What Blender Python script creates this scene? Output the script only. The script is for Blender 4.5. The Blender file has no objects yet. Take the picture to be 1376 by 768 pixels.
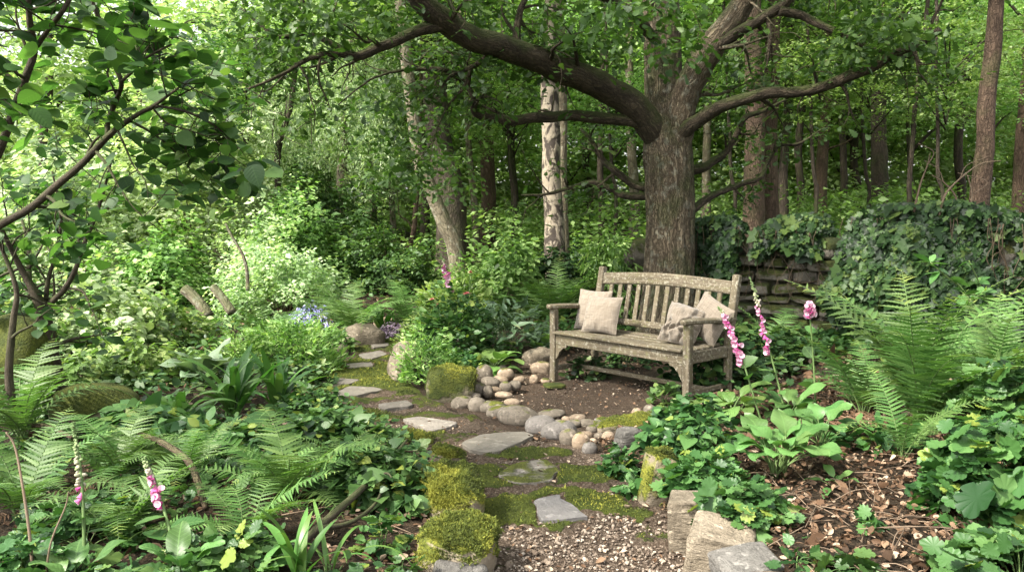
import bpy, math, random
import numpy as np
from mathutils import Vector, Matrix, Euler

# ------------------------------------------------------------------ camera, sky, sun, exposure
SC = bpy.context.scene
COL = SC.collection
CAM_H = 1.37
F_PX = 1100.0
PITCH = math.atan(94.0 / F_PX)
cam_data = bpy.data.cameras.new("camera")
cam_data.sensor_width = 36.0
cam_data.lens = 36.0 * F_PX / 1376.0
cam_data.clip_start = 0.05
cam_data.clip_end = 2000.0
cam = bpy.data.objects.new("camera", cam_data)
COL.objects.link(cam)
cam.location = (0, 0, CAM_H)
cam.rotation_euler = (math.pi / 2 - PITCH, 0, 0)
SC.camera = cam

SUN_EL, SUN_AZ = 47.0, -124.0          # degrees; azimuth from +Y (view direction), negative = left
world = bpy.data.worlds.new("World")
SC.world = world
world.use_nodes = True
wn = world.node_tree
wn.nodes.clear()
w_out = wn.nodes.new("ShaderNodeOutputWorld")
w_bg = wn.nodes.new("ShaderNodeBackground")
w_sky = wn.nodes.new("ShaderNodeTexSky")
w_sky.sky_type = 'NISHITA'
w_sky.sun_disc = False
w_sky.sun_elevation = math.radians(SUN_EL)
w_sky.sun_rotation = math.radians(SUN_AZ)
w_sky.air_density = 1.3
w_sky.dust_density = 4.5
w_sky.ozone_density = 0.6
w_hsv = wn.nodes.new("ShaderNodeHueSaturation")
w_hsv.inputs['Saturation'].default_value = 0.15
w_bg.inputs['Strength'].default_value = 0.15
wn.links.new(w_sky.outputs[0], w_hsv.inputs['Color'])
wn.links.new(w_hsv.outputs[0], w_bg.inputs['Color'])
wn.links.new(w_bg.outputs[0], w_out.inputs['Surface'])

sun_data = bpy.data.lights.new("sun", 'SUN')
sun_data.energy = 3.0
sun_data.angle = math.radians(4.0)
sun_data.color = (1.0, 0.93, 0.80)
sun = bpy.data.objects.new("sun", sun_data)
COL.objects.link(sun)
_e, _a = math.radians(SUN_EL), math.radians(SUN_AZ)
sun_dir = Vector((math.sin(_a) * math.cos(_e), math.cos(_a) * math.cos(_e), math.sin(_e)))
sun.rotation_euler = sun_dir.to_track_quat('Z', 'Y').to_euler()
sun.location = (-12, 4, 14)

SC.view_settings.view_transform = 'Standard'
SC.view_settings.look = 'None'
SC.view_settings.exposure = 1.72
SC.view_settings.gamma = 1.0
SC.render.engine = 'CYCLES'
SC.cycles.max_bounces = 8
SC.cycles.diffuse_bounces = 4
SC.cycles.glossy_bounces = 2
SC.cycles.transmission_bounces = 4
SC.cycles.transparent_max_bounces = 4
SC.cycles.caustics_reflective = False
SC.cycles.caustics_refractive = False
SC.cycles.sample_clamp_indirect = 6.0

# ------------------------------------------------------------------ numbers
RNG = np.random.default_rng(11)
def seed(n):
    global RNG
    RNG = np.random.default_rng(n)
def U(a, b, n=None): return RNG.uniform(a, b, n)
def N(m, s, n=None): return RNG.normal(m, s, n)

def ray(px, py):
    cp, sp = math.cos(PITCH), math.sin(PITCH)
    a, b = (px - 688.0) / F_PX, (384.0 - py) / F_PX
    return np.array([a, cp + b * sp, -sp + b * cp])
def at(px, py, Y):
    """point of the place seen at photo pixel (px, py), Y metres in front of the camera"""
    d = ray(px, py)
    return np.array([0, 0, CAM_H]) + d * (Y / d[1])
def gp(px, py, z=0.0):
    """point on level ground seen at photo pixel"""
    d = ray(px, py)
    return np.array([0, 0, CAM_H]) + d * ((z - CAM_H) / d[2])

def _hash(ix, iy, iz, s):
    h = (ix * 374761393 + iy * 668265263 + iz * 2147483647 + s * 1274126177) & 0xFFFFFFFF
    h = ((h ^ (h >> 13)) * 1274126177) & 0xFFFFFFFF
    h = ((h ^ (h >> 16)) * 2246822519) & 0xFFFFFFFF
    return ((h ^ (h >> 15)) & 0xFFFFFF) / 16777215.0
def vnoise(P, s=0):
    P = np.asarray(P, float)
    i = np.floor(P).astype(np.int64); f = P - i
    f = f * f * (3 - 2 * f)
    r = 0
    for dx in (0, 1):
        wx = f[..., 0] if dx else 1 - f[..., 0]
        for dy in (0, 1):
            wy = f[..., 1] if dy else 1 - f[..., 1]
            for dz in (0, 1):
                wz = f[..., 2] if dz else 1 - f[..., 2]
                r = r + wx * wy * wz * _hash(i[..., 0] + dx, i[..., 1] + dy, i[..., 2] + dz, s)
    return r * 2 - 1
def fbm(P, o=4, s=0):
    P = np.asarray(P, float); r = 0; a = 1; t = 0
    for k in range(o):
        r = r + a * vnoise(P * (2 ** k) + 17.3 * k, s + k); t += a; a *= .5
    return r / t
def n2(x, y, sc=1.0, o=4, s=0):
    x, y = np.broadcast_arrays(np.asarray(x, float), np.asarray(y, float))
    return fbm(np.stack([x * sc, y * sc, np.zeros_like(x)], -1), o, s)

def poly_sd(x, y, poly):
    """signed distance to polygon, positive inside"""
    x = np.asarray(x, float); y = np.asarray(y, float)
    poly = np.asarray(poly, float)
    inside = np.zeros(x.shape, bool); d = np.full(x.shape, 1e9)
    n = len(poly)
    for k in range(n):
        x0, y0 = poly[k][:2]; x1, y1 = poly[(k + 1) % n][:2]
        dx, dy = x1 - x0, y1 - y0
        t = np.clip(((x - x0) * dx + (y - y0) * dy) / (dx * dx + dy * dy + 1e-12), 0, 1)
        d = np.minimum(d, np.hypot(x - x0 - t * dx, y - y0 - t * dy))
        c = ((y0 > y) != (y1 > y)) & (x < (x1 - x0) * (y - y0) / (y1 - y0 + 1e-12) + x0)
        inside ^= c
    return np.where(inside, d, -d)

# ------------------------------------------------------------------ mesh buffer
class Buf:
    def __init__(s):
        s.v = []; s.f = {3: [], 4: []}; s.m = {3: [], 4: []}; s.r = []; s.c = []; s.n = 0
    def add(s, V, F3=None, F4=None, r=0.5, mat=0, co=None):
        V = np.asarray(V, np.float32).reshape(-1, 3); k = len(V)
        if k == 0: return
        s.v.append(V)
        s.r.append(np.broadcast_to(np.asarray(r, np.float32), (k,)))
        s.c.append(V if co is None else np.asarray(co, np.float32).reshape(-1, 3))
        for q, F in ((3, F3), (4, F4)):
            if F is not None and len(F):
                F = np.asarray(F, np.int64).reshape(-1, q) + s.n
                s.f[q].append(F); s.m[q].append(np.full(len(F), mat, np.int32))
        s.n += k
    def mesh(s, name, mats, origin=(0, 0, 0), smooth=True):
        me = bpy.data.meshes.new(name)
        V = np.concatenate(s.v) - np.asarray(origin, np.float32)
        me.vertices.add(len(V)); me.vertices.foreach_set("co", V.astype(np.float32).ravel())
        F3 = np.concatenate(s.f[3]) if s.f[3] else np.zeros((0, 3), np.int64)
        F4 = np.concatenate(s.f[4]) if s.f[4] else np.zeros((0, 4), np.int64)
        idx = np.concatenate([F3.ravel(), F4.ravel()]).astype(np.int32)
        tot = np.concatenate([np.full(len(F3), 3), np.full(len(F4), 4)]).astype(np.int32)
        start = np.concatenate([[0], np.cumsum(tot)[:-1]]).astype(np.int32)
        me.loops.add(len(idx)); me.loops.foreach_set("vertex_index", idx)
        me.polygons.add(len(tot))
        me.polygons.foreach_set("loop_start", start)
        mi = np.concatenate((s.m[3] if s.m[3] else []) + (s.m[4] if s.m[4] else []))
        me.update(calc_edges=True)
        if not isinstance(mats, (list, tuple)): mats = [mats]
        for m in mats: me.materials.append(m)
        if len(mats) > 1: me.polygons.foreach_set("material_index", mi.astype(np.int32))
        me.polygons.foreach_set("use_smooth", np.full(len(tot), smooth, bool))
        a = me.attributes.new("rnd", 'FLOAT', 'POINT'); a.data.foreach_set("value", np.concatenate(s.r).astype(np.float32))
        a = me.attributes.new("co", 'FLOAT_VECTOR', 'POINT'); a.data.foreach_set("vector", np.concatenate(s.c).astype(np.float32).ravel())
        me.update()
        return me

def obj(name, buf, mats, parent=None, loc=(0, 0, 0), origin=(0, 0, 0), smooth=True):
    me = buf if isinstance(buf, bpy.types.Mesh) else buf.mesh(name, mats, origin, smooth)
    o = bpy.data.objects.new(name, me); COL.objects.link(o)
    o.location = loc
    if parent is not None: o.parent = parent
    return o
def tag(o, label=None, cat=None, group=None, kind=None):
    if label: o['label'] = label
    if cat: o['category'] = cat
    if group: o['group'] = group
    if kind: o['kind'] = kind
    return o
def thing(name, label, cat, loc=(0, 0, 0), rotz=0.0, group=None, scale=1.0):
    o = bpy.data.objects.new(name, None); COL.objects.link(o)
    o.empty_display_size = .1
    o.location = tuple(float(q) for q in loc); o.rotation_euler = (0, 0, rotz)
    o.scale = (scale,) * 3 if np.isscalar(scale) else scale
    return tag(o, label, cat, group)
def copy_tree(o, parent=None):
    c = o.copy(); COL.objects.link(c)
    if parent is not None: c.parent = parent
    for ch in [q for q in o.children]:
        copy_tree(ch, c)
    return c

# ------------------------------------------------------------------ shapes
def norm(a):
    return a / (np.linalg.norm(a, axis=-1, keepdims=True) + 1e-12)
def catmull(P, m=8):
    P = np.asarray(P, float)
    if len(P) < 3:
        t = np.linspace(0, 1, m + 1)[:, None]; return P[0] * (1 - t) + P[-1] * t
    Q = np.vstack([2 * P[0] - P[1], P, 2 * P[-1] - P[-2]]); out = []
    for i in range(1, len(Q) - 2):
        for t in np.arange(m) / m:
            a, b, c, d = Q[i - 1], Q[i], Q[i + 1], Q[i + 2]
            out.append(.5 * (2 * b + (c - a) * t + (2 * a - 5 * b + 4 * c - d) * t * t + (3 * b - a - 3 * c + d) * t ** 3))
    out.append(P[-1]); return np.array(out)
def resamp(vals, n):
    vals = np.asarray(vals, float)
    return np.interp(np.linspace(0, 1, n), np.linspace(0, 1, len(vals)), vals)
def tube(buf, P, R, seg=8, rough=0.0, rs=6.0, ridge=0.0, nridge=9, r=.5, mat=0, wob=0.0, flare=0.0, sd=0):
    P = np.asarray(P, float); n = len(P)
    R = resamp(R, n) if np.ndim(R) else np.full(n, float(R))
    if wob: P = P + np.stack([vnoise(P * 1.7 + 9 * k, 3 + k + sd) for k in range(3)], -1) * wob * np.sin(np.linspace(0, np.pi, n))[:, None] ** .5
    T = norm(np.gradient(P, axis=0))
    up = np.array([0, 0, 1.]) if abs(T[0][2]) < .9 else np.array([1., 0, 0])
    X = np.zeros_like(T); x = norm(np.cross(up, T[0]))
    for i in range(n):
        x = norm(x - T[i] * np.dot(x, T[i])); X[i] = x
    Y = np.cross(T, X)
    s = np.concatenate([[0], np.cumsum(np.linalg.norm(np.diff(P, axis=0), axis=1))])
    th = np.arange(seg) / seg * 2 * np.pi
    C, S = np.cos(th), np.sin(th)
    D = X[:, None] * C[None, :, None] + Y[:, None] * S[None, :, None]
    rr = np.repeat(R[:, None], seg, 1)
    if rough: rr = rr * (1 + rough * fbm((P[:, None] + D * R[:, None, None]) * rs, 3, 5 + sd))
    if ridge:
        S2, T2 = np.broadcast_arrays(s[:, None], th[None])
        ph = vnoise(np.stack([S2 * 1.3, T2 * 0 + 1, S2 * 0], -1), 4) * 1.2
        wn_ = vnoise(np.stack([np.cos(T2) * 2, np.sin(T2) * 2, S2 * 2], -1), 8)
        rr = rr * (1 + ridge * np.abs(np.sin(nridge * .5 * T2 + ph + 3 * wn_)))
    if flare:
        rr = rr * (1 + flare * np.exp(-s[:, None] / .22) * (1 + .5 * np.sin(5 * th + 1)[None]))
    V = P[:, None] + D * rr[..., None]
    co = np.stack(np.broadcast_arrays(C[None] * R[:, None], S[None] * R[:, None], s[:, None] + 0 * th[None]), -1)
    i = np.arange(n - 1)[:, None] * seg; j = np.arange(seg)[None]; j2 = (j + 1) % seg
    F = np.stack([i + j, i + j2, i + seg + j2, i + seg + j], -1).reshape(-1, 4)
    V = np.vstack([V.reshape(-1, 3), P[0], P[-1]]); co = np.vstack([co.reshape(-1, 3), [0, 0, 0], [0, 0, s[-1]]])
    a, b = n * seg, n * seg + 1
    jj = np.arange(seg); k2 = (jj + 1) % seg
    F3 = np.vstack([np.stack([np.full(seg, a), k2, jj], -1), np.stack([np.full(seg, b), (n - 1) * seg + jj, (n - 1) * seg + k2], -1)])
    buf.add(V, F3, F, r=r, mat=mat, co=co)

def leaf_t(ts, ws, fold=.18, droop=.12, bendw=0.0, rib=0.0):
    """leaf along +Y (length 1); rows of left, mid, right"""
    ts = np.asarray(ts, float); ws = np.maximum(np.asarray(ws, float), .004)
    z = -droop * ts ** 2
    V = []
    for k, (t, w, zz) in enumerate(zip(ts, ws, z)):
        V += [(-w, t + bendw * w, zz + fold * w), (0, t, zz), (w, t + bendw * w, zz + fold * w)]
    V = np.array(V); F = []
    for k in range(len(ts) - 1):
        a = 3 * k; F += [(a, a + 1, a + 4, a + 3), (a + 1, a + 2, a + 5, a + 4)]
    return V, None, np.array(F)
def leaf_poly(pts, c=(0, .3), cup=.12, droop=.1):
    """lobed leaf: outline points (right half, from base to tip), mirrored; fan"""
    R = list(pts); L = [(-x, y) for x, y in reversed(pts) if abs(x) > 1e-6]
    O = np.array([(0, 0)] + R + [(x, y) for x, y in L]) if abs(R[0][0]) > 1e-6 else np.array(R + L)
    d = np.hypot(O[:, 0] - c[0], O[:, 1] - c[1])
    z = cup * d - droop * O[:, 1] ** 2 + .04 * np.sin(np.arange(len(O)) * 2.1)
    V = np.vstack([[c[0], c[1], -droop * c[1] ** 2 - .02], np.column_stack([O, z])])
    n = len(O); k = np.arange(n)
    F = np.stack([np.zeros(n, int), 1 + k, 1 + (k + 1) % n], -1)
    return V, F, None
T_RH = (np.array([(0, 0, 0), (.32, .45, .05), (0, 1, -.1), (-.32, .45, .05)]), np.array([(0, 1, 2), (0, 2, 3)]), None)
T_SLIM = (np.array([(0, 0, 0), (.16, .4, .03), (0, 1, -.15), (-.16, .4, .03)]), np.array([(0, 1, 2), (0, 2, 3)]), None)
T_OVAL = leaf_t([0, .22, .55, .82, 1], [0, .25, .3, .17, 0])
T_ROUND = leaf_t([0, .08, .25, .5, .72, .88, 1], [.1, .3, .43, .43, .32, .16, 0], fold=.1, droop=.18, bendw=-.05)
T_HEART = leaf_t([0, .12, .35, .62, .85, 1], [.22, .4, .42, .3, .12, 0], fold=.14, droop=.2, bendw=-.25)
T_OAK = leaf_t([0, .12, .2, .3, .4, .5, .6, .7, .8, .9, 1], [.02, .05, .15, .09, .25, .14, .33, .2, .3, .16, .03], fold=.12, droop=.15, bendw=.15)
T_IVY = leaf_poly([(.12, -.08), (.42, .0), (.3, .25), (.52, .5), (.24, .55), (.14, .8), (0, 1.0)])
T_LOBE = leaf_poly([(.2, -.12), (.42, -.02), (.36, .16), (.58, .3), (.44, .42), (.5, .66), (.28, .64), (.26, .86), (.1, .8), (0, 1.0)], cup=.1)
T_SOFT = leaf_poly([(.12, -.1), (.28, -.12), (.42, -.02), (.44, .08), (.38, .15), (.5, .22), (.56, .34), (.5, .44), (.42, .48), (.46, .6), (.4, .72), (.3, .72), (.24, .78), (.2, .9), (.1, .93), (0, 1.0)], c=(0, .3), cup=.16, droop=.16)
T_SERR = leaf_poly([(.16, .02), (.2, .1), (.3, .16), (.3, .26), (.37, .34), (.33, .44), (.35, .54), (.27, .62), (.26, .72), (.16, .78), (.12, .88), (0, 1.0)], c=(0, .45), cup=.08)
T_CURL = leaf_t([0, .3, .6, 1], [.05, .28, .3, .03], fold=.7, droop=-.35)
T_BLADE = leaf_t([0, .25, .5, .75, 1], [.03, .035, .03, .02, 0], fold=.3, droop=.35)

def inst(buf, T, pos, d, up, size, r=.5, mat=0, co=True):
    V, F3, F4 = T
    pos = np.atleast_2d(pos); n = len(pos)
    y = norm(np.broadcast_to(d, (n, 3)).astype(float)); up = np.broadcast_to(up, (n, 3)).astype(float)
    x = norm(np.cross(y, up)); z = np.cross(x, y)
    size = np.broadcast_to(size, (n,)) if np.ndim(size) < 2 else size
    if np.ndim(size) == 1: size = np.repeat(size[:, None], 3, 1)
    W = pos[:, None] + (V[None, :, 0:1] * x[:, None] * size[:, None, 0:1] + V[None, :, 1:2] * y[:, None] * size[:, None, 1:2] + V[None, :, 2:3] * z[:, None] * size[:, None, 2:3])
    k = len(V); off = (np.arange(n) * k)[:, None, None]
    f3 = (F3[None] + off).reshape(-1, 3) if F3 is not None else None
    f4 = (F4[None] + off).reshape(-1, 4) if F4 is not None else None
    rr = np.repeat(np.broadcast_to(r, (n,)), k)
    buf.add(W.reshape(-1, 3), f3, f4, r=rr, mat=mat, co=np.tile(V, (n, 1)) if co else None)

def dirs(n, el=0.0, sd=.4, az=None, azs=.5):
    a = U(0, 2 * np.pi, n) if az is None else az + N(0, azs, n)
    e = N(el, sd, n)
    return np.stack([np.cos(a) * np.cos(e), np.sin(a) * np.cos(e), np.sin(e)], -1)
def jitter_up(n, s=.5, up=(0, 0, 1)):
    return norm(np.asarray(up, float) + N(0, s, (n, 3)))
def cloud(buf, T, C, per, rad, size, flat=.5, el=-.25, els=.4, upj=.5, sv=.25, out=.6, mat=0, crnd=None, rmix=.5):
    """leaf sprays round the centres C"""
    C = np.atleast_2d(C); k = len(C); rad = np.broadcast_to(rad, (k,))
    crnd = U(0, 1, k) if crnd is None else np.broadcast_to(crnd, (k,))
    idx = np.repeat(np.arange(k), per); n = len(idx)
    o = norm(N(0, 1, (n, 3))) * (U(0, 1, n) ** .5)[:, None] * rad[idx][:, None]
    o[:, 2] *= flat; o[:, 2] -= .25 * (o[:, 0] ** 2 + o[:, 1] ** 2) / (rad[idx] + 1e-6) * flat
    az = np.arctan2(o[:, 1], o[:, 0]) + N(0, 1.2 * (1 - out) + .3, n)
    e = N(el, els, n)
    d = np.stack([np.cos(az) * np.cos(e), np.sin(az) * np.cos(e), np.sin(e)], -1)
    s = size * np.exp(N(0, sv, n))
    r = np.clip(crnd[idx] * rmix + U(0, 1, n) * (1 - rmix), 0, 1)
    inst(buf, T, C[idx] + o, d, jitter_up(n, upj), s, r, mat)

def ico(sub=3):
    import bmesh
    bm = bmesh.new(); bmesh.ops.create_icosphere(bm, subdivisions=sub, radius=1.0)
    V = np.array([v.co[:] for v in bm.verts]); F = np.array([[v.index for v in f.verts] for f in bm.faces]); bm.free()
    return V, F
ICO = {k: ico(k) for k in (1, 2, 3, 4, 5)}
def rock_v(dim, cuts=10, rough=.05, sub=3, sharp=.8, s=0, boxy=0.0):
    V, F = ICO[sub]; V = V.copy(); g = np.random.default_rng(1000 + s)
    if boxy: V = np.sign(V) * np.abs(V) ** (1 - boxy); V = V / np.max(np.abs(V), 0)
    for _ in range(cuts):
        d = norm(g.normal(0, 1, 3)); m = g.uniform(sharp - .12, sharp + .12) * (1 + .75 * boxy)
        t = V @ d - m; V = V - np.where(t > 0, t, 0)[:, None] * d * .97
    V = V * (1 + rough * fbm(V * 2.3 + s * 7.7, 4, s % 90)[:, None])
    return V * np.asarray(dim), F
# ------------------------------------------------------------------ materials
class Nt:
    def __init__(s, name):
        s.m = bpy.data.materials.new(name); s.m.use_nodes = True
        s.t = s.m.node_tree; s.t.nodes.clear()
        s.out = s.n("ShaderNodeOutputMaterial")
    def n(s, typ, **kw):
        x = s.t.nodes.new(typ)
        for k, v in kw.items():
            setattr(x, k, v)
        return x
    def l(s, a, b): s.t.links.new(a, b)
    def val(s, sock, v):
        if hasattr(v, 'links') or isinstance(v, bpy.types.NodeSocket): s.l(v, sock)
        else: sock.default_value = v
    def attr(s, name, out='Fac'):
        a = s.n("ShaderNodeAttribute"); a.attribute_name = name; return a.outputs[out]
    def math(s, op, a, b=0.0, c=None):
        x = s.n("ShaderNodeMath", operation=op); s.val(x.inputs[0], a); s.val(x.inputs[1], b)
        if c is not None: s.val(x.inputs[2], c)
        return x.outputs[0]
    def ramp(s, fac, stops):
        x = s.n("ShaderNodeValToRGB"); e = x.color_ramp.elements
        while len(e) < len(stops): e.new(.5)
        for q, (p, c) in zip(e, stops):
            q.position = p; q.color = (tuple(c) if np.ndim(c) else (c, c, c)) + (1,)
        s.val(x.inputs[0], fac); return x.outputs[0]
    def noise(s, vec, scale, det=4, rough=.55, out=0, dist=0.0):
        x = s.n("ShaderNodeTexNoise"); x.inputs['Scale'].default_value = scale
        x.inputs['Detail'].default_value = det; x.inputs['Roughness'].default_value = rough
        x.inputs['Distortion'].default_value = dist
        if vec is not None: s.l(vec, x.inputs['Vector'])
        return x.outputs[out]
    def voro(s, vec, scale, feature='F1', out='Distance', rnd=1.0):
        x = s.n("ShaderNodeTexVoronoi", feature=feature); x.inputs['Scale'].default_value = scale
        x.inputs['Randomness'].default_value = rnd
        if vec is not None: s.l(vec, x.inputs['Vector'])
        return x.outputs[out]
    def mapv(s, vec, scale=(1, 1, 1), loc=(0, 0, 0)):
        x = s.n("ShaderNodeMapping"); s.l(vec, x.inputs['Vector'])
        x.inputs['Scale'].default_value = scale; x.inputs['Location'].default_value = loc
        return x.outputs[0]
    def mix(s, f, a, b, mode='MIX'):
        x = s.n("ShaderNodeMix", data_type='RGBA', blend_type=mode)
        s.val(x.inputs[0], f)
        for k, v in ((6, a), (7, b)):
            if isinstance(v, bpy.types.NodeSocket): s.l(v, x.inputs[k])
            else: x.inputs[k].default_value = tuple(v) + (1,)
        return x.outputs[2]
    def sep(s, vec):
        x = s.n("ShaderNodeSeparateXYZ"); s.l(vec, x.inputs[0]); return x.outputs
    def geo(s, o): return s.n("ShaderNodeNewGeometry").outputs[o]
    def objco(s): return s.n("ShaderNodeTexCoord").outputs['Object']
    def orand(s): return s.n("ShaderNodeObjectInfo").outputs['Random']
    def bump(s, h, st=.4, dist=.01):
        x = s.n("ShaderNodeBump"); x.inputs['Strength'].default_value = st; x.inputs['Distance'].default_value = dist
        s.l(h, x.inputs['Height']); return x.outputs[0]
    def bsdf(s, col, rough=.6, nor=None, spec=.5, sheen=0.0):
        x = s.n("ShaderNodeBsdfPrincipled")
        s.val(x.inputs['Base Color'], col if isinstance(col, bpy.types.NodeSocket) else tuple(col) + (1,))
        s.val(x.inputs['Roughness'], rough); x.inputs['Specular IOR Level'].default_value = spec
        if sheen: x.inputs['Sheen Weight'].default_value = sheen
        if nor is not None: s.l(nor, x.inputs['Normal'])
        return x.outputs[0]
    def done(s, sh): s.l(sh, s.out.inputs[0]); return s.m

def m_leaf(name, dark, mid, light, trans=.3, rough=.42, yel=1.25, veins=0.0, hue=.03, spec=.5, nv=7.0, mott=.25, ribs=0.0):
    t = Nt(name)
    r = t.attr("rnd")
    c = t.ramp(r, [(0, tuple(.7 * q for q in dark)), (.5, mid), (.93, light), (.985, (light[0] * yel, light[1] * (.8 + .2 * yel), light[2] * (1.5 - .5 * yel)))])
    h = t.n("ShaderNodeHueSaturation"); t.l(c, h.inputs['Color'])
    t.l(t.math('ADD', t.math('MULTIPLY', t.orand(), hue), .5 - hue / 2), h.inputs['Hue'])
    t.l(t.math('ADD', t.math('MULTIPLY', t.orand(), .3), .85), h.inputs['Value'])
    c = h.outputs[0]; nor = None
    if mott:
        nz = t.noise(t.geo('Position'), 38, 2)
        c = t.mix(t.math('MULTIPLY', nz, mott), c, (c_ := tuple(.55 * q for q in dark)))
    if veins or ribs:
        co = t.sep(t.attr("co", 'Vector')); ax = t.math('ABSOLUTE', co[0])
        if veins:
            w = t.math('FRACT', t.math('MULTIPLY', t.math('SUBTRACT', co[1], t.math('MULTIPLY', ax, .7)), nv))
            side = t.math('LESS_THAN', t.math('ABSOLUTE', t.math('SUBTRACT', w, .5)), .07)
            midr = t.math('LESS_THAN', ax, .014)
            c = t.mix(t.math('MULTIPLY', t.math('MAXIMUM', t.math('MULTIPLY', side, .5), midr), veins), c, light)
            nor = t.bump(t.math('ABSOLUTE', t.math('SUBTRACT', w, .5)), .22, .004)
        else:
            w = t.math('SINE', t.math('MULTIPLY', co[0], ribs))
            nor = t.bump(w, .5, .004)
    s1 = t.bsdf(c, rough, nor, spec)
    tr = t.n("ShaderNodeBsdfTranslucent")
    t.l(t.mix(1.0, c, (1.42, 1.6, .75), 'MULTIPLY'), tr.inputs['Color'])
    mx = t.n("ShaderNodeMixShader"); mx.inputs[0].default_value = trans
    t.l(s1, mx.inputs[1]); t.l(tr.outputs[0], mx.inputs[2])
    return t.done(mx.outputs[0])

def m_bark(name, c1, c2, moss=.3, sc=9.0, stretch=.18, bump=.8, mosscol=(.05, .075, .018), dist=.02, lich=0.0):
    t = Nt(name)
    cv = t.attr("co", 'Vector')
    wp = t.n("ShaderNodeVectorMath", operation='MULTIPLY_ADD'); t.l(t.noise(t.mapv(cv, (sc, sc, sc * .6)), .5, 4, .7, out=1), wp.inputs[0])
    wp.inputs[1].default_value = (.11, .11, .5); t.l(cv, wp.inputs[2])
    v = t.mapv(wp.outputs[0], (sc, sc, sc * stretch))
    n = t.noise(v, 1.0, 5, .65, dist=.6); f = t.voro(v, 2.2, 'DISTANCE_TO_EDGE')
    cr = t.math('MINIMUM', t.math('MULTIPLY', f, 5.0), 1.0)
    hgt = t.math('ADD', t.math('MULTIPLY', n, .6), t.math('MULTIPLY', cr, .5))
    c = t.mix(t.ramp(n, [(.3, 0.0), (.7, 1.0)]), c1, c2)
    c = t.mix(t.math('MULTIPLY', t.math('SUBTRACT', 1.0, cr), t.noise(t.geo('Position'), 9, 4, .7)), c, tuple(.3 * q for q in c1))
    big = t.noise(t.geo('Position'), 3.2, 4)
    if lich:
        c = t.mix(t.math('MULTIPLY', t.ramp(t.noise(t.geo('Position'), 14, 3), [(.55, 0.0), (.66, 1.0)]), lich), c, (.33, .34, .27))
    if moss:
        nz = t.sep(t.geo('Normal'))[2]
        k = t.math('ADD', t.math('MULTIPLY', nz, .35), big)
        c = t.mix(t.math('MULTIPLY', t.ramp(k, [(.5, 0.0), (.72, 1.0)]), moss), c, mosscol)
    return t.done(t.bsdf(c, .9, t.bump(hgt, bump, dist), .25))

def m_birch():
    t = Nt("birch_bark")
    co = t.attr("co", 'Vector')
    v = t.mapv(co, (9, 9, 30)); n = t.noise(v, .6, 4)
    c = t.ramp(n, [(.3, (.3, .25, .2)), (.5, (.25, .21, .155)), (.75, (.34, .295, .225))])
    v2 = t.mapv(co, (6, 6, 4.2)); p = t.noise(v2, 1.0, 5, .6, dist=1.2)
    k = t.ramp(p, [(.46, 0.0), (.54, 1.0)])
    c = t.mix(k, c, (.045, .035, .028))
    return t.done(t.bsdf(c, .8, t.bump(t.math('SUBTRACT', n, k), .6, .02), .3))

def m_rock(name, c1, c2, moss=.5, mossc=((.07, .085, .012), (.17, .17, .02)), sc=6.0, spread=.0, rough=.9, speck=.25, bump=.6):
    t = Nt(name)
    P = t.objco(); pr = t.n("ShaderNodeVectorMath", operation='ADD'); t.l(P, pr.inputs[0])
    cmb = t.n("ShaderNodeCombineXYZ"); t.l(t.math('MULTIPLY', t.orand(), 37.0), cmb.inputs[0]); t.l(cmb.outputs[0], pr.inputs[1]); P = pr.outputs[0]
    n = t.noise(P, sc, 6, .65); n3 = t.noise(P, sc * 9, 3, .6); cr = t.noise(t.mapv(P, (1, 1, 3.5)), sc * 1.8, 5, .7)
    c = t.mix(t.ramp(n, [(.3, 0.0), (.7, 1.0)]), c1, c2)
    c = t.mix(t.math('MULTIPLY', t.ramp(n3, [(.5, 0.0), (.7, 1.0)]), speck), c, tuple(.45 * q for q in c1))
    c = t.mix(t.math('MULTIPLY', t.ramp(t.noise(P, sc * 3.3, 3), [(.58, 0.0), (.68, 1.0)]), speck * 1.6), c, tuple(min(1, 1.5 * q) for q in c2))
    h = t.n("ShaderNodeHueSaturation"); t.l(c, h.inputs['Color']); t.l(t.math('ADD', t.math('MULTIPLY', t.orand(), .5), .75), h.inputs['Value']); c = h.outputs[0]
    hg = t.math('ADD', t.math('ADD', cr, t.math('MULTIPLY', n3, .35)), t.math('MULTIPLY', n, .5))
    ro = rough
    if moss > 0:
        nz = t.sep(t.geo('Normal'))[2]
        k = t.math('ADD', t.math('MULTIPLY', nz, .42), t.math('MULTIPLY', t.noise(P, sc * .8, 4), 1.0))
        th = 1.0 - moss
        mk = t.ramp(k, [(max(0, th - .04), 0.0), (min(1, th + .06), 1.0)])
        mn = t.noise(P, sc * 14, 3, .7)
        mc = t.mix(t.ramp(t.noise(P, sc * 1.7, 3), [(.3, 0.0), (.7, 1.0)]), mossc[0], mossc[1])
        mc = t.mix(t.ramp(mn, [(.35, .75), (.6, 0.0)]), mc, (.02, .03, .006))
        c = t.mix(mk, c, mc)
        hg = t.math('ADD', hg, t.math('MULTIPLY', mk, t.math('MULTIPLY_ADD', mn, 1.8, .4)))
    return t.done(t.bsdf(c, ro, t.bump(hg, bump, .02), .3))

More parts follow.
